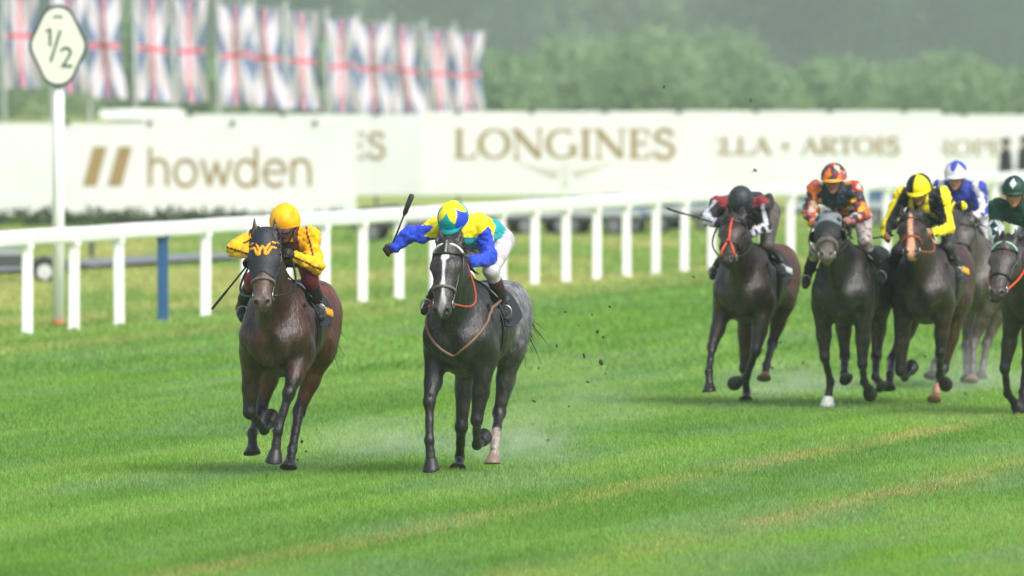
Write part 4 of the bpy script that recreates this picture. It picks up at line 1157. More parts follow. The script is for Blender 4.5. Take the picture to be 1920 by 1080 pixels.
    for s, sh, el, ha, hj in (('R', shR, J['elR'], J['haR'], hipR), ('L', shL, J['elL'], J['haL'], hipL)):
        Sf.add(rcone(ch, sh, .06, .05), .03); Sf.add(rcone(sh, el, .045, .035), .02); Sf.add(rcone(el, ha, .036, .024), .02)
        Sf.add(rcone(hj, J['kn' + s], .07, .045), .02); Sf.add(rcone(J['kn' + s], J['an' + s], .042, .028), .02); Sf.add(rcone(J['an' + s], J['to' + s], .026, .02), .02)
        sg_ = -1 if s == 'R' else 1
        d = unit(ha - el); up_ = unit(np.array([0, 0, 1.]) - d * d[2]); sd_ = np.cross(d, up_)
        ro = spec.get('hand' + s, 0); up_, sd_ = up_ * math.cos(ro) + sd_ * math.sin(ro), sd_ * math.cos(ro) - up_ * math.sin(ro)
        Sf.add(ellip(ha + d * .012, (.046, .020, .040), np.stack([d, sd_, up_], 1)), .015)
        inn = sd_ * sg_ * (1 if (sd_ * sg_) @ np.array([0, -sg_, 0]) > 0 else -1)         # palm side, towards the neck
        for i in range(4):
            b0 = ha + d * .042 + up_ * (.030 - .020 * i); Ln = (.036, .040, .038, .030)[i]
            m1 = b0 + d * .014 + inn * Ln * .75; m2 = m1 - d * .032 + inn * .010
            Sf.add(rcone(b0, m1, .0105, .0100), .006); Sf.add(rcone(m1, m2, .0100, .0085), .004)
        Sf.add(rcone(ha - d * .010 + up_ * .034, ha + d * .022 + up_ * .044 + inn * .022, .013, .011), .010); Sf.add(rcone(ha + d * .022 + up_ * .044 + inn * .022, ha + d * .046 + up_ * .028 + inn * .032, .011, .009), .005)
    V, Fq = Sf.mesh(.0085)
    sk = np.array(spec.get('skin', rgb(176, 122, 98)))
    col = np.tile(sk, (len(V), 1))
    q = (V - hc) @ HMx
    col = mix(col, sk * np.array([.75, .5, .5]), sstep(.014, .004, np.linalg.norm((q - np.array([.105, 0, -.093])) * np.array([.4, .45, 1]), axis=1)))
    col = mix(col, sk * .45, .5 * (q[:, 2] < -.05) * (np.abs(q[:, 1]) < .08) * (q[:, 0] > .02) * (np.linalg.norm(q, axis=1) < .2) * sstep(.4, .6, fbm(V, .02, 8)) * spec.get('mud', .4))
    gl = spec.get('gloves')
    for s in ('R', 'L'):
        dd = np.linalg.norm(V - J['ha' + s], axis=1)
        if gl is not None: col = np.where((dd < .13)[:, None], np.array(gl), col)
    obj('body', V, Fq, M['skin'], e, col=col)
    # --- goggles
    mb = MB()
    for s in (-1, 1): mb.ball(Hp(.088, s * .034, -.016), (.024, .034, .023), 14, 10, HMx)
    mb.tube([Hp(.10 * math.cos(t), .086 * math.sin(t), -.012) for t in np.linspace(-1.9, 1.9, 25)], .010, 6, up=hu)
    mb.build('goggles', M['goggle'], e, smooth=True)
    # --- cap: helmet dome with patterned silk cover, peak, chin strap
    nu_, nv_ = 72, 30; vs = []; cs = []
    for j in range(nv_ + 1):
        ph = j / nv_ * R(104)
        for i in range(nu_):
            th = 2 * math.pi * i / nu_
            uq = np.array([math.sin(ph) * math.cos(th), math.sin(ph) * math.sin(th), math.cos(ph)])
            flare = 1 + .03 * sstep(R(85), R(104), np.array(ph))
            vs.append(Hp(*(np.array([.143, .125, .131]) * uq * flare + np.array([-.012, 0, .018])))); cs.append(uq)
    ff = [[j * nu_ + i, (j + 1) * nu_ + i, (j + 1) * nu_ + (i + 1) % nu_, j * nu_ + (i + 1) % nu_] for j in range(nv_) for i in range(nu_)]
    cs = np.array(cs); hcol = spec['cap'](cs)
    hel = obj('helmet', np.array(vs), ff, M['helmet'], e, col=hcol)
    mb = MB(); vv = []
    for o_ in (0, -.012):
        for i in range(17):
            th = R(-62 + 124 * i / 16)
            for rr in (1.0, 1.30):
                k_ = 1.0 if rr == 1 else (1 + .33 * math.cos(th) ** .5)
                vv.append(Hp(.135 * math.cos(th) * k_ - .012, .118 * math.sin(th) * (1.0 if rr == 1 else 1.04), .016 + o_ - (.022 if rr > 1 else 0)))
    ff = []
    for i in range(16):
        a = 2 * i; ff += [[a, a + 1, a + 3, a + 2], [34 + a, 34 + a + 2, 34 + a + 3, 34 + a + 1], [a + 1, 34 + a + 1, 34 + a + 3, a + 3]]
    mb.add(vv, ff); mb.build('peak', M['helmet'], hel, smooth=True, col=np.tile(np.array(spec['peak']), (len(vv), 1)))
    if spec.get('bobble') is not None:
        mb = MB(); mb.ball(Hp(-.012, 0, .143), .016); mb.build('button', M['helmet'], hel, smooth=True, col=np.tile(np.array(spec['bobble']), (mb.n, 1)))
    mb = MB(); mb.tube([Hp(.02 + .045 * math.sin(t) ** 2 * 0 + .05 * math.cos(t) ** 2, .082 * math.sin(t), -.145 + .13 * abs(math.sin(t)) ** 3) for t in np.linspace(-math.pi / 2, math.pi / 2, 17)], .007, 6); mb.build('chin_strap', M['leather'], hel, smooth=True)
    # --- reins run from the bit to each hand (they belong to the horse)
    for s in ('R', 'L'):
        a, b = Jh['bit' + s], J['ha' + s] if s not in spec.get('offrein', '') else J['ha' + ('L' if s == 'R' else 'R')]
        sg_ = -1 if s == 'R' else 1; sl = spec.get('slack', .03); pts = []
        for t in np.linspace(0, 1, 16):
            q = a + (b - a) * t; bow = math.sin(math.pi * t)
            pts.append(q + np.array([.35 * bow * sl, sg_ * bow * (.05 + sl * .6), -bow * sl]))
        mb = MB(); mb.tube(pts, .0095, 6); mb.build('rein', M[spec.get('rein', 'leather')], hs['e'], smooth=True)
    # --- whip, a thing of its own held in the hand
    if 'whip' in spec:
        s, u, v, x, lab = spec['whip']; a = J['ha' + s]; b = fr.loc(u, v, x); d = unit(b - a)
        we = tag(empty('riding_whip', fr.o, fr.rz), lab, 'whip')
        mb = MB(); mb.tube([a - d * .07, a + d * .05], .013, 8); mb.build('handle', M['leather'], we, smooth=True)
        mb = MB(); L_ = np.linalg.norm(b - a); mb.tube([a + d * .05, a + d * L_ * .6], [.0085, .008], 8); mb.build('shaft', M['whip'], we, smooth=True)
        mb = MB(); wr_ = spec.get('flap', .010); mb.tube([a + d * L_ * .6, a + d * L_ * .66, b - d * .02, b], [.008, wr_, wr_ * 1.1, wr_ * .7], 8); mb.build('flap', M['whip'], we, smooth=True)
    return e

# ------------------------------------------------------------------ colours of the silks
def flat(c, n): return np.tile(np.array(c, float), (n, 1))
YEL, MAR = rgb(248, 184, 10), rgb(74, 28, 34)
def silk1(c):
    col = flat(YEL, len(c['V'])); tor = c['part'] == 0
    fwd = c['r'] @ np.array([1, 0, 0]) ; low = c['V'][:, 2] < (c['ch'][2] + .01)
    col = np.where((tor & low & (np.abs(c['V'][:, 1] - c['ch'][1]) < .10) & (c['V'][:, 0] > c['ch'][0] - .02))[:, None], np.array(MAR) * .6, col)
    y = c['V'][:, 1] - c['ch'][1]
    col = np.where((tor & (np.abs(np.abs(y) - .115) < .018))[:, None], MAR, col)
    for a, b in ((1, 2), (3, 4)):
        nm = 'R' if a == 1 else 'L'
        for pt_, p0, p1 in ((a, c['J']['sh' + nm], c['J']['el' + nm]), (b, c['J']['el' + nm], c['J']['ha' + nm])):
            kv = unit(np.cross(p1 - p0, [1., 0, 0])); q = c['r'] @ kv
            col = np.where(((c['part'] == pt_) & (np.abs(q) < .008) & (fwd > 0))[:, None], MAR, col)
    return col
def cap1(q):
    col = flat(YEL, len(q)); return mix(col, rgb(232, 140, 6), .6 * sstep(.5, .7, fbm(q, .35, 4)))
BLU, YL2, TEA = rgb(36, 70, 206), rgb(244, 222, 20), rgb(0, 158, 168)
def silk2(c):
    V = c['V']; tor = c['part'] == 0
    tt = (V - c['hip']) @ (c['ch'] - c['hip']) / ((c['ch'] - c['hip']) @ (c['ch'] - c['hip']))
    col = flat(YL2, len(V)); ang_ = np.arctan2(c['r'][:, 2], c['r'][:, 1])
    zig = .42 + .12 * np.abs(((ang_ / 1.05) % 1) - .5) * 2
    col = np.where((tor & (tt < zig))[:, None], TEA, col)
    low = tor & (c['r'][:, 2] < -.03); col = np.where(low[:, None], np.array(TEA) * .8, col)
    for a, b in ((1, 2), (3, 4)):
        an2 = np.arctan2(c['r'][:, 0], c['r'][:, 2]); edge = .55 - .50 * np.abs(((an2 / 1.57 + .15) % 1) - .5) * 2
        up = c['part'] == a
        col = np.where((up & (c['t'] > edge))[:, None], BLU, col); col = np.where((c['part'] == b)[:, None], BLU, col)
    return col
def cap2(q):
    az = np.degrees(np.arctan2(q[:, 1], q[:, 0])); k = np.abs(((az + 40) / 72.) % 1 - .5) * 2; up = q[:, 2]
    star = up > .30 + .62 * (1 - k)
    sec = np.floor((az + 40) / 72.).astype(int) % 5
    two = np.where((sec % 2 == 0)[:, None], np.array(TEA), np.array(BLU))
    return np.where(star[:, None], np.array(YL2), two)
BLK = rgb(26, 27, 32)
def silk3(c):
    V = c['V']; col = flat(BLK, len(V)); out = c['r'] @ np.array([.55, 0, .8])
    for a, b, s in ((1, 2, -1), (3, 4, 1)):
        m = (c['part'] == a) | (c['part'] == b)
        q = c['r'] @ np.array([0, s * .75, .3]) ; col = np.where((m & (np.abs(q - .026) < .015) & (c['r'][:, 0] > -.03))[:, None], rgb(196, 196, 208), col)
        col = np.where(((c['part'] == a) & (c['t'] < .10))[:, None], rgb(128, 36, 42), col)
    return col
def cap3(q): return mix(flat(rgb(38, 42, 46), len(q)), rgb(70, 74, 78), .7 * sstep(.5, .65, fbm(q, .12, 4)))
PATCH = [rgb(60, 50, 46), rgb(222, 128, 34), rgb(216, 164, 52), rgb(176, 62, 52), rgb(40, 54, 84), rgb(196, 178, 168), rgb(110, 42, 66), rgb(210, 106, 34), rgb(52, 62, 76), rgb(170, 84, 96)]
def patches(P, s, seed):
    g = np.random.default_rng(seed); lo, hi = P.min(0), P.max(0); n = int(np.prod(np.maximum((hi - lo) / s, 1))) + 10
    C = lo + g.random((n, 3)) * (hi - lo); out = np.zeros(len(P), int)
    for i in range(0, len(P), 4000):
        out[i:i + 4000] = np.argmin(((P[i:i + 4000, None] - C[None]) ** 2).sum(-1), 1)
    return np.array(PATCH)[g.integers(0, len(PATCH), n)[out]]
def silk4(c):
    col = patches(c['V'], .058, 5); front = (c['part'] == 0) & (np.abs(c['V'][:, 1] - c['ch'][1]) < .12) & (c['V'][:, 0] > c['ch'][0])
    return np.where(front[:, None], rgb(44, 60, 72), col)
def cap4(q): return patches(q, .42, 9)
YL5 = rgb(240, 222, 24)
def silk5(c):
    V = c['V']; col = flat(BLK, len(V)); y = V[:, 1] - c['ch'][1]
    col = np.where(((c['part'] == 0) & (((np.floor((y + .3) / .075)) % 2) == 0))[:, None], YL5, col)
    for a, b, s in ((1, 2, -1), (3, 4, 1)):
        m = (c['part'] == a) | (c['part'] == b); q = c['r'] @ np.array([0, s * .8, .25])
        col = np.where((m & (q > .012))[:, None], YL5, col)
    return col
def cap5(q):
    az = np.degrees(np.arctan2(q[:, 1], q[:, 0])); k = (np.floor((az + 8) / 90.) % 2) == 0
    return np.where(k[:, None], np.array(YL5), np.array(BLK))
B6, W6 = rgb(48, 62, 158), rgb(214, 210, 222)
def silk6(c):
    V = c['V']; col = flat(B6, len(V))
    for a, b, s in ((1, 2, -1), (3, 4, 1)):
        m = (c['part'] == a) | (c['part'] == b); q = c['r'] @ np.array([.3, s * .6, .2])
        col = np.where((m & (np.abs(q - .018) < .020))[:, None], W6, col); col = np.where(((c['part'] == b) & (c['t'] > .55))[:, None], W6, col)
    return col
def cap6(q):
    az = np.arctan2(q[:, 1], q[:, 0]); k = np.abs((np.degrees(az) / 72.) % 1 - .5) * 2
    return np.where((q[:, 2] > .20 + .72 * (1 - k))[:, None], np.array(B6) * 1.2, np.array(W6))
G7, W7 = rgb(16, 58, 46), rgb(206, 216, 222)
def silk7(c):
    V = c['V']; col = flat(G7, len(V))
    for a, b in ((1, 2), (3, 4)):
        col = np.where(((c['part'] == a) | (c['part'] == b))[:, None], W7, col)
        col = np.where(((c['part'] == a) & ((c['t'] < .55) | (c['r'][:, 0] < 0)))[:, None], G7, col)
        q = np.abs((c['t'] * 2.0) % 1 - .5) * 2; w_ = np.abs(c['r'] @ np.array([0, 1., .3])) / .05
        col = np.where((((c['part'] == a) | (c['part'] == b)) & (q + w_ < .8))[:, None], G7, col)
    y = (V[:, 1] - c['ch'][1]) / .11; z = (V[:, 2] - c['ch'][2]) / .12
    return col
def cap7(q):
    d = np.abs(q[:, 1]) / .32 + np.abs(q[:, 2] - .55) / .42
    return np.where(((d < .85) & (q[:, 0] > 0))[:, None], np.array(W7), np.where(((np.abs(np.arctan2(q[:, 1], q[:, 0])) > 1.25) & (np.abs(np.arctan2(q[:, 1], q[:, 0])) < 2.0) & (q[:, 2] > .15))[:, None], np.array(W7), np.array(G7)))

# ------------------------------------------------------------------ the seven runners
def J(**k): return k
def setlegs(FR, FL, HR, HL): return dict(FR=FR, FL=FL, HR=HR, HL=HL)
BROWN = rgb(60, 40, 32); DARK = rgb(40, 34, 33); BAYF = rgb(92, 54, 38)
H = []
H.append((dict(pos=(540, 888, R(9.5)), label='leading bay horse in dark hood with gold W emblem, nearest the white rail',
    coat=rgb(50, 28, 19), flank=rgb(100, 50, 28), points=rgb(19, 16, 17), poll=(496, 450, .96), muz=(491, 578), mouth=.020, ear=.03, muzcol=rgb(96, 78, 74), headcol=rgb(74, 50, 40),
    legs=setlegs([(467, 772, 1), (495, 806, -1), (510, 788, -1)], [(542, 735, 1), (521, 808, 1), (514, 869, 1)], [(490, 764, -1), (473, 812, 1), (474, 856, 1)], [(561, 770, -1), (548, 842, 1), (541, 883, 1)]),
    tack=dict(nose='greystrap', brow='leather', bridle='leather', hood=(rgb(30, 34, 44), .33), cups=(-1,), emblem=1, mark='gold')),
  dict(label='jockey in golden yellow cap and silks with maroon seams, crouched on the leading bay', pitch=28, skin=rgb(120, 84, 70), gloves=rgb(40, 30, 30),
    j=J(head=(534, 417, .52), shR=(483, 445, .34), shL=(581, 443, .30), elR=(438, 466, .46), elL=(594, 500, .34), haR=(478, 480, .66), haL=(545, 478, .62), hip=(552, 470, -.30),
        knR=(474, 525, .30), knL=(581, 523, .26), anR=(452, 578, .0), anL=(597, 572, .0), toR=(456, 598, .17), toL=(601, 596, .17)),
    silk=silk1, cap=cap1, peak=rgb(60, 30, 34), breech=(rgb(122, 26, 46), rgb(70, 20, 30), .5), boot=rgb(18, 19, 22), spatter=1.0, slack=.10,
    whip=('R', 397, 580, .60, 'thin black riding whip held downwards by the jockey in yellow'))))
H.append((dict(pos=(890, 888, R(13.0)), label='dark grey horse with white blaze and dappled quarters, second from the left',
    coat=rgb(25, 23, 25), flank=rgb(66, 64, 68), dapple=np.array(rgb(150, 150, 156)), points=rgb(23, 20, 22), poll=(840, 462, .96), muz=(827, 594), ear=-.02, mouth=.006, tail=.10, taillen=.6, tailn=30,
    blaze=(np.array((.75, .72, .72)), [(0, 0, 0), (.085, .0, 0), (.110, .030, 0), (.140, .032, 0), (.17, .012, 0), (.28, .008, 0), (.37, .018, 0), (.42, .006, .008), (.52, .024, .014), (.60, .022, .010), (.65, 0, 0)]),
    headcol=rgb(36, 34, 36), muzcol=rgb(60, 56, 58), tailmat='hairgrey', socks=dict(HL=(np.array(rgb(156, 142, 136)), .22)), hoofcol=dict(HL=rgb(150, 128, 112)),
    legs=setlegs([(805, 752, 1), (805, 826, 1), (810, 885, 1)], [(894, 786, 1), (894, 834, -1), (908, 826, -1)], [(865, 800, -1), (862, 857, -1), (860, 886, 1)], [(936, 774, -1), (928, 826, 1), (925, 874, 1)]),
    tack=dict(nose='greystrap', brow='palestrap', bridle='leather', breast='tan')),
  dict(label='jockey in yellow, blue and teal silks with whip raised, on the dark grey horse', pitch=42, yaw=-12, roll=-6, skin=rgb(176, 126, 104), gloves=rgb(38, 26, 26), offrein='R',
    j=J(head=(849, 412, .56), shR=(818, 428, .38), shL=(904, 424, .26), elR=(772, 440, .42), elL=(918, 484, .26), haR=(733, 466, .46), haL=(874, 491, .60), hip=(922, 446, -.34),
        knR=(834, 522, .30), knL=(921, 506, .24), anR=(806, 568, .0), anL=(944, 574, -.02), toR=(796, 584, .17), toL=(950, 598, .15)),
    silk=silk2, cap=cap2, peak=TEA, breech=(rgb(196, 192, 202), rgb(140, 116, 108), .4), boot=rgb(20, 18, 20), boottop=rgb(62, 30, 26), flap=.021, spatter=.7, slack=.15, rein='rust',
    whip=('R', 773, 364, .40, 'thick black riding whip raised high by the jockey in yellow and blue'))))
H.append((dict(pos=(1414, 758, R(13.0)), label='bay horse with orange forked face strap, ridden by the black-capped jockey',
    coat=rgb(40, 28, 23), flank=rgb(86, 50, 34), points=rgb(22, 19, 20), poll=(1376, 412, .97), muz=(1362, 494), ear=.02,
    legs=setlegs([(1335, 650, 1), (1329, 697, 1), (1331, 738, 1)], [(1418, 657, 1), (1400, 706, -1), (1380, 718, -1)], [(1396, 690, -1), (1400, 735, -1), (1400, 757, 1)], [(1448, 644, -1), (1437, 685, 1), (1433, 715, 1)]),
    hoofcol=dict(HL=rgb(170, 130, 100)), tack=dict(nose='leather', brow='leather', face='orange', mark='palestrap')),
  dict(label='jockey in black cap and black silks with pale sleeve stripes, head bowed', pitch=58, skin=rgb(150, 110, 95), gloves=rgb(30, 28, 30),
    j=J(head=(1389, 378, .58), shR=(1349, 384, .36), shL=(1427, 384, .30), elR=(1324, 410, .44), elL=(1434, 428, .36), haR=(1347, 420, .64), haL=(1404, 440, .62), hip=(1428, 392, -.34),
        knR=(1368, 470, .28), knL=(1438, 460, .24), anR=(1340, 506, .0), anL=(1460, 500, -.02), toR=(1336, 519, .17), toL=(1466, 515, .15)),
    silk=silk3, cap=cap3, peak=rgb(34, 38, 42), breech=(rgb(70, 62, 60), rgb(110, 100, 92), .5), spatter=.9, rein='leather',
    whip=('R', 1250, 391, .50, 'thin dark riding whip pointing left from the black-capped jockey'))))
H.append((dict(pos=(1597, 763, R(12.0)), label='very dark horse in grey-topped black hood, ridden by the patchwork orange jockey',
    coat=rgb(19, 16, 16), flank=rgb(62, 54, 46), points=rgb(15, 13, 14), poll=(1552, 418, 1.0), muz=(1549, 484), ear=.05, muzcol=rgb(110, 98, 88), headcol=rgb(62, 56, 54), mud=.5,
    legs=setlegs([(1546, 668, 1), (1557, 716, -1), (1551, 763, 1)], [(1617, 682, 1), (1620, 716, -1), (1632, 736, -1)], [(1584, 668, -1), (1583, 700, 1), (1591, 715, 1)], [(1643, 668, -1), (1641, 706, 1), (1658, 730, 1)]),
    hoofcol=dict(FR=rgb(205, 206, 200)),
    tack=dict(nose='fleece', brow='leather', hood=(rgb(22, 23, 26), .27), hoodtop=np.array(rgb(112, 120, 126)), cups=(-1, 1))),
  dict(label='jockey in patchwork orange, yellow and pink silks and cap, sitting up', pitch=10, skin=rgb(150, 106, 92), mud=1.0,
    j=J(head=(1563, 334, .46), shR=(1530, 356, .30), shL=(1600, 354, .28), elR=(1516, 400, .42), elL=(1620, 402, .36), haR=(1526, 420, .64), haL=(1592, 416, .62), hip=(1600, 402, -.26),
        knR=(1530, 470, .28), knL=(1622, 452, .22), anR=(1513, 520, .0), anL=(1648, 512, .0), toR=(1510, 536, .17), toL=(1654, 528, .16)),
    silk=silk4, cap=cap4, peak=rgb(236, 150, 60), breech=(rgb(176, 166, 162), rgb(96, 82, 76), .9), spatter=.5)))
H.append((dict(pos=(1747, 759, R(12.0)), label='brown horse with pinkish white blaze and orange noseband',
    coat=rgb(38, 26, 21), flank=rgb(68, 40, 28), points=rgb(18, 15, 15), poll=(1708, 408, .97), muz=(1709, 480), ear=.03, mud=.4,
    blaze=(np.array(rgb(206, 150, 120)), [(0, 0, 0), (.04, .012, 0), (.10, .026, 0), (.28, .022, 0), (.38, .024, 0), (.50, .038, 0), (.62, .044, 0), (.66, 0, 0)]),
    legs=setlegs([(1688, 695, 1), (1696, 707, -1), (1711, 692, -1)], [(1763, 662, 1), (1762, 703, -1), (1773, 717, -1)], [(1673, 674, -1), (1669, 702, 1), (1667, 734, 1)], [(1769, 690, -1), (1757, 728, 1), (1752, 755, 1)]),
    hoofcol=dict(HL=rgb(186, 134, 100)), socks=dict(HL=(np.array(rgb(170, 124, 100)), .0)), tack=dict(nose='rust', brow='leather', mark='gold')),
  dict(label='jockey in yellow and black quartered cap and striped silks', pitch=24, skin=rgb(168, 120, 98), yaw=-8,
    j=J(head=(1723, 354, .52), shR=(1693, 366, .34), shL=(1766, 366, .28), elR=(1664, 420, .42), elL=(1778, 428, .34), haR=(1662, 443, .50), haL=(1742, 437, .62), hip=(1768, 396, -.32),
        knR=(1684, 472, .28), knL=(1776, 462, .22), anR=(1668, 516, .0), anL=(1792, 506, .0), toR=(1664, 532, .17), toL=(1797, 520, .16)),
    silk=silk5, cap=cap5, peak=YL5, breech=(rgb(30, 30, 34), rgb(70, 66, 62), .4), offrein='R', rein='rust', slack=.08,
    whip=('R', 1622, 449, .55, 'short dark riding whip held low by the yellow and black jockey'))))
H.append((dict(pos=(1838, 728, R(12.0)), label='muddy grey-brown horse at the back, half hidden behind the blazed horse',
    coat=rgb(74, 66, 62), flank=rgb(98, 92, 86), points=rgb(84, 77, 73), poll=(1806, 418, .97), muz=(1798, 494), ear=.03, mud=.6,
    legs=setlegs([(1775, 640, 1), (1752, 682, -1), (1743, 712, 1)], [(1826, 640, 1), (1824, 688, 1), (1822, 720, 1)], [(1812, 648, -1), (1812, 690, 1), (1814, 716, 1)], [(1850, 644, -1), (1844, 680, 1), (1838, 712, 1)]),
    hoofcol=dict(FL=rgb(140, 110, 96)), tack=dict(nose='leather')),
  dict(label='jockey in blue and white star cap and blue silks, behind the yellow and black jockey', pitch=8, skin=rgb(170, 122, 102), yaw=-6,
    j=J(head=(1793, 329, .46), shR=(1764, 352, .30), shL=(1834, 352, .28), elR=(1762, 396, .40), elL=(1848, 400, .36), haR=(1800, 418, .62), haL=(1812, 414, .62), hip=(1834, 392, -.28),
        knR=(1790, 446, .28), knL=(1842, 444, .22), anR=(1776, 492, .0), anL=(1864, 488, .0), toR=(1773, 506, .17), toL=(1868, 502, .16)),
    silk=silk6, cap=cap6, peak=W6, breech=(rgb(190, 184, 186), rgb(120, 110, 104), .6), bobble=B6)))
H.append((dict(pos=(1955, 777, R(12.0)), label='dark horse with mint browband, cut off by the right edge',
    coat=rgb(20, 17, 17), flank=rgb(42, 30, 25), points=rgb(15, 13, 14), poll=(1884, 460, 1.0), muz=(1868, 558), ear=.03, mud=.3, headcol=rgb(66, 56, 54), mouth=.01,
    legs=setlegs([(1884, 690, 1), (1889, 738, -1), (1911, 766, -1)], [(1965, 690, 1), (1962, 735, 1), (1960, 772, 1)], [(1925, 680, -1), (1918, 735, 1), (1915, 765, 1)], [(1995, 690, -1), (1990, 740, 1), (1985, 775, 1)]),
    tack=dict(nose='leather', brow='mint', face=None)),
  dict(label='jockey in dark green and white silks, cut off by the right edge', pitch=10, skin=rgb(176, 120, 100),
    j=J(head=(1903, 358, .50), shR=(1870, 388, .34), shL=(1946, 386, .30), elR=(1864, 440, .44), elL=(1958, 440, .36), haR=(1884, 462, .66), haL=(1925, 462, .64), hip=(1950, 420, -.30),
        knR=(1886, 500, .28), knL=(1980, 490, .22), anR=(1868, 548, .0), anL=(2002, 540, .0), toR=(1864, 562, .17), toL=(2007, 554, .16)),
    silk=silk7, cap=cap7, peak=G7, breech=(rgb(210, 210, 214), rgb(130, 120, 112), .5), rein='orange')))
for hspec, jspec in H:
    if hspec['tack'].get('face', 0) is None: hspec['tack'].pop('face')
    if hspec['pos'][0] > 1000: hspec['vox'] = .0145
    hs = horse(hspec); jockey(jspec, hs)
# ------------------------------------------------------------------ two dark figures standing by the far board
def bystander(u, Y, vtop, label, coat_c):
    p = at_depth(u, vtop, Y); hgt = p[2]
    e = tag(empty('person', (p[0], Y, 0), R(-170)), label, 'person', 'figures standing by the far board')
    k = hgt / 1.78
    F_ = Field(); 
    F_.add(ellip((0, 0, 1.67 * k), (.10, .08, .115)), .02); F_.add(rcone((.0, 0, 1.58 * k), (0, 0, 1.45 * k), .055, .06), .03); F_.add(ellip((.095, 0, 1.655 * k), (.02, .014, .024)), .01)
    F_.add(rcone((0, 0, 1.36 * k), (0, 0, 1.0 * k), .125, .115, YAX, 1.4), .05)
    for s in (-1, 1):
        F_.add(rcone((0, s * .19, 1.42 * k), (-.02, s * .25, 1.12 * k), .06, .048), .04); F_.add(rcone((-.02, s * .25, 1.12 * k), (.10, s * .22, .90 * k), .046, .032), .02)
        F_.add(ellip((.12, s * .22, .85 * k), (.03, .02, .05)), .01)
        F_.add(rcone((0, s * .09, .95 * k), (.01, s * .10, .50 * k), .088, .062), .04); F_.add(rcone((.01, s * .10, .50 * k), (-.01, s * .11, .10 * k), .058, .040), .03); F_.add(rcone((-.03, s * .11, .05), (.16, s * .12, .04), .045, .036), .03)
    V, Fq = F_.mesh(.016); col = flat(rgb(170, 128, 108), len(V))
    obj('body', V, Fq, M['skin'], e, col=col)
    C_ = Field(); C_.add(rcone((0, 0, 1.40 * k), (0, 0, .62 * k), .135, .20, YAX, 1.3), .05); C_.add(rcone((0, 0, 1.48 * k), (0, 0, 1.40 * k), .08, .12), .04)
    for s in (-1, 1): C_.add(rcone((0, s * .20, 1.42 * k), (-.02, s * .26, 1.12 * k), .075, .062), .05); C_.add(rcone((-.02, s * .26, 1.12 * k), (.09, s * .225, .93 * k), .060, .048), .03)
    V, Fq = C_.mesh(.016); obj('coat', V, Fq, M['breech'], e, col=flat(coat_c, len(V)))
    H_ = Field(); H_.add(ellip((-.01, 0, 1.70 * k), (.12, .10, .105)), .02)
    V, Fq = H_.mesh(.012, clip=lambda P: np.minimum(1.67 * k - P[:, 2], .5) ); obj('hat', V, Fq, M['breech'], e, col=flat(np.array(coat_c) * .7, len(V)))
bystander(1886, 246, 260, 'dark-coated figure standing just inside the right edge, before the far board', np.array(rgb(34, 36, 44)))
bystander(1920, 247, 256, 'brown and dark figure half cut off at the right edge', np.array(rgb(66, 46, 44)))

# ------------------------------------------------------------------ clods of turf in the air
def clod(u, v, Y, r, where, seed):
    g = np.random.default_rng(seed); p = at_depth(u, v, Y)
    mb = MB(); mb.ball((0, 0, 0), 1.0, 8, 6)
    V = np.concatenate(mb.v); V = V * (r * np.array([1.3, .9, .8]) * (.6 + .8 * g.random(3))) * (.7 + .6 * pnoise(V * 1.0, .7, seed))[:, None]
    for k in range(3):
        a = g.normal(size=3); a /= np.linalg.norm(a); mb.tube([(0, 0, 0), a * r * 1.2, a * r * 2.0 + g.normal(size=3) * r * .3], [r * .25, r * .15, r * .04], 4)
    mb.v[0] = V
    o = mb.build('turf_clod', M['soil'], None, smooth=True); o.location = p; o.rotation_euler = tuple(g.random(3) * 6)
    tag(o, where, 'turf clod', 'flying clods of turf')
C1 = [(1127, 679, 5), (1095, 667, 3.5), (1120, 622, 4), (1131, 632, 3), (1028, 825, 4.5), (1001, 752, 3.2), (1044, 648, 3), (1102, 716, 2.6), (1143, 575, 3), (1067, 762, 2.2), (998, 795, 2.4), (1110, 590, 2.4), (1060, 585, 2), (1135, 700, 2), (1010, 690, 2.2), (1085, 610, 2)]
CL = {0: 'largest dark clod of turf in the air behind the grey horse', 1: 'clod of turf just left of the largest one behind the grey horse', 4: 'lowest dark clod behind the grey horse, near the turf', 8: 'highest dark clod behind the grey horse, level with its saddle',
      2: 'upper of two close clods right of the grey horse', 3: 'lower of two close clods right of the grey horse', 5: 'clod of turf level with the hocks of the grey horse', 7: 'clod of turf below and left of the largest one'}
for i, (u, v, r) in enumerate(C1): clod(u, v, 92 + 3 * random.random(), r * .85 / 228, CL.get(i, 'tiny dark speck of turf flying behind the grey horse'), 50 + i)
for i, (u, v, r) in enumerate([(1416, 319, 4), (1245, 163, 2.4), (1408, 188, 2.2)]): clod(u, v, 106, r / 190, ('dark clod of turf high in the air left of the orange-capped jockey', 'tiny dark clod against the bushes above the letters NES', 'tiny dark clod against the tallest light green bush')[i], 80 + i)
for i, (u, v, r) in enumerate([(1448, 690, 3), (1463, 642, 2.6), (1506, 680, 2.2), (1652, 640, 2.4), (1735, 668, 2.4), (1810, 738, 2.6), (1300, 519, 2.2)]): clod(u, v, 109, r / 190, 'small dark clod of turf among the legs of the following horses', 90 + i)
for i, (u, v, r) in enumerate([(566, 828, 3), (574, 846, 2.4), (558, 862, 2.2), (594, 805, 1.8)]): clod(u, v, 89.5, r / 228, 'small dark clod of turf behind the hind hoof of the leading bay', 110 + i)

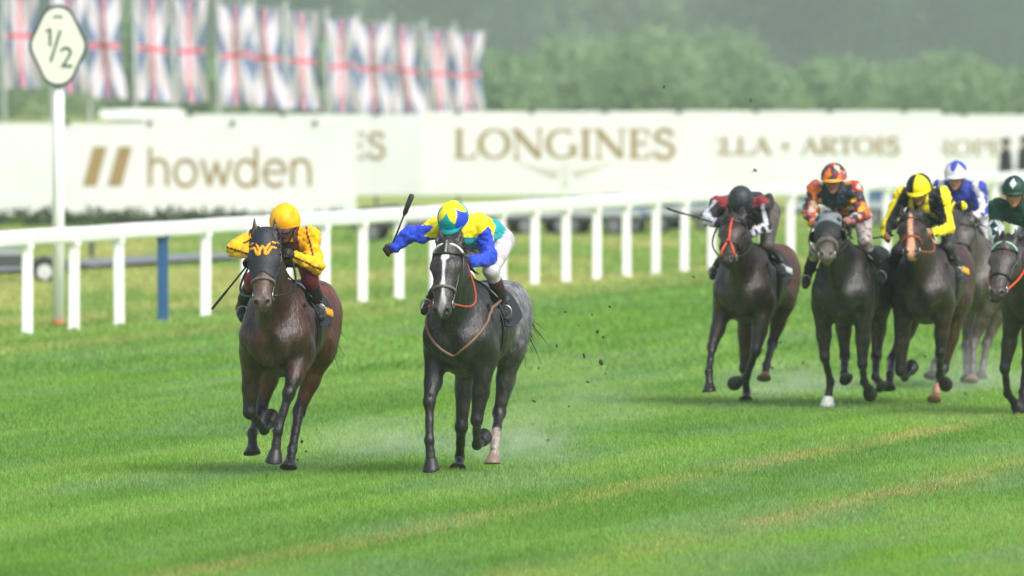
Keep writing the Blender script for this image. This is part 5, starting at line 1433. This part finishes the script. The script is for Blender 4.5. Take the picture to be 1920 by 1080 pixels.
# ------------------------------------------------------------------ rain haze
hzv = MB(); hzv.box((0, 1240, 20), (700, 2520, 46))
hm = bpy.data.materials.new('rain_haze'); hm.use_nodes = True
N = hm.node_tree.nodes; N.remove(N['Principled BSDF'])
pv_ = N.new('ShaderNodeVolumePrincipled'); pv_.inputs['Color'].default_value = (.66, .75, .80, 1); pv_.inputs['Density'].default_value = HAZE; pv_.inputs['Anisotropy'].default_value = .2
hm.node_tree.links.new(pv_.outputs[0], N['Material Output'].inputs['Volume'])
tag(hzv.build('haze', hm), 'pale rain haze over the whole course', 'haze', kind='stuff')

# ------------------------------------------------------------------ spray thrown up from the wet turf
def spray(u, v, Y, sx, sy, sz, dens, label):
    p = at_depth(u, v, Y); mb = MB(); mb.ball((0, 0, 0), 1.0, 24, 16)
    m = bpy.data.materials.new('water_spray'); m.use_nodes = True; N = m.node_tree.nodes; L = m.node_tree.links; N.remove(N['Principled BSDF'])
    tc = N.new('ShaderNodeTexCoord'); ln = N.new('ShaderNodeVectorMath'); ln.operation = 'LENGTH'; L.new(tc.outputs['Object'], ln.inputs[0])
    mr = N.new('ShaderNodeMapRange'); mr.interpolation_type = 'SMOOTHSTEP'; mr.inputs[1].default_value = 1.0; mr.inputs[2].default_value = .1; mr.inputs[3].default_value = 0; mr.inputs[4].default_value = dens
    L.new(ln.outputs['Value'], mr.inputs[0])
    nz = N.new('ShaderNodeTexNoise'); nz.inputs['Scale'].default_value = 3.2; nz.inputs['Detail'].default_value = 3; L.new(tc.outputs['Object'], nz.inputs['Vector'])
    m2 = N.new('ShaderNodeMapRange'); m2.inputs[1].default_value = .35; m2.inputs[2].default_value = .65; L.new(nz.outputs['Fac'], m2.inputs[0])
    mu = N.new('ShaderNodeMath'); mu.operation = 'MULTIPLY'; L.new(mr.outputs[0], mu.inputs[0]); L.new(m2.outputs[0], mu.inputs[1])
    pv = N.new('ShaderNodeVolumePrincipled'); pv.inputs['Color'].default_value = (.9, .93, .94, 1); L.new(mu.outputs[0], pv.inputs['Density']); L.new(pv.outputs[0], N['Material Output'].inputs['Volume'])
    o = mb.build('spray', m, None, smooth=True); o.location = p; o.scale = (sx, sy, sz)
    tag(o, label, 'spray', kind='stuff')
spray(960, 838, 91.0, .75, 1.8, .40, .30, 'pale water spray behind the white hind foot of the grey horse')
spray(720, 835, 92.5, .95, 2.0, .36, .24, 'pale water spray between the two leading horses')
spray(1060, 760, 95.0, 1.1, 2.2, .65, .08, 'thin mist hanging behind the grey horse')
spray(1480, 722, 109.5, 1.1, 2.4, .36, .22, 'pale water spray behind the orange-strapped horse')
spray(1830, 715, 110.5, 1.0, 2.2, .45, .22, 'pale water spray around the hindmost grey-brown horse')
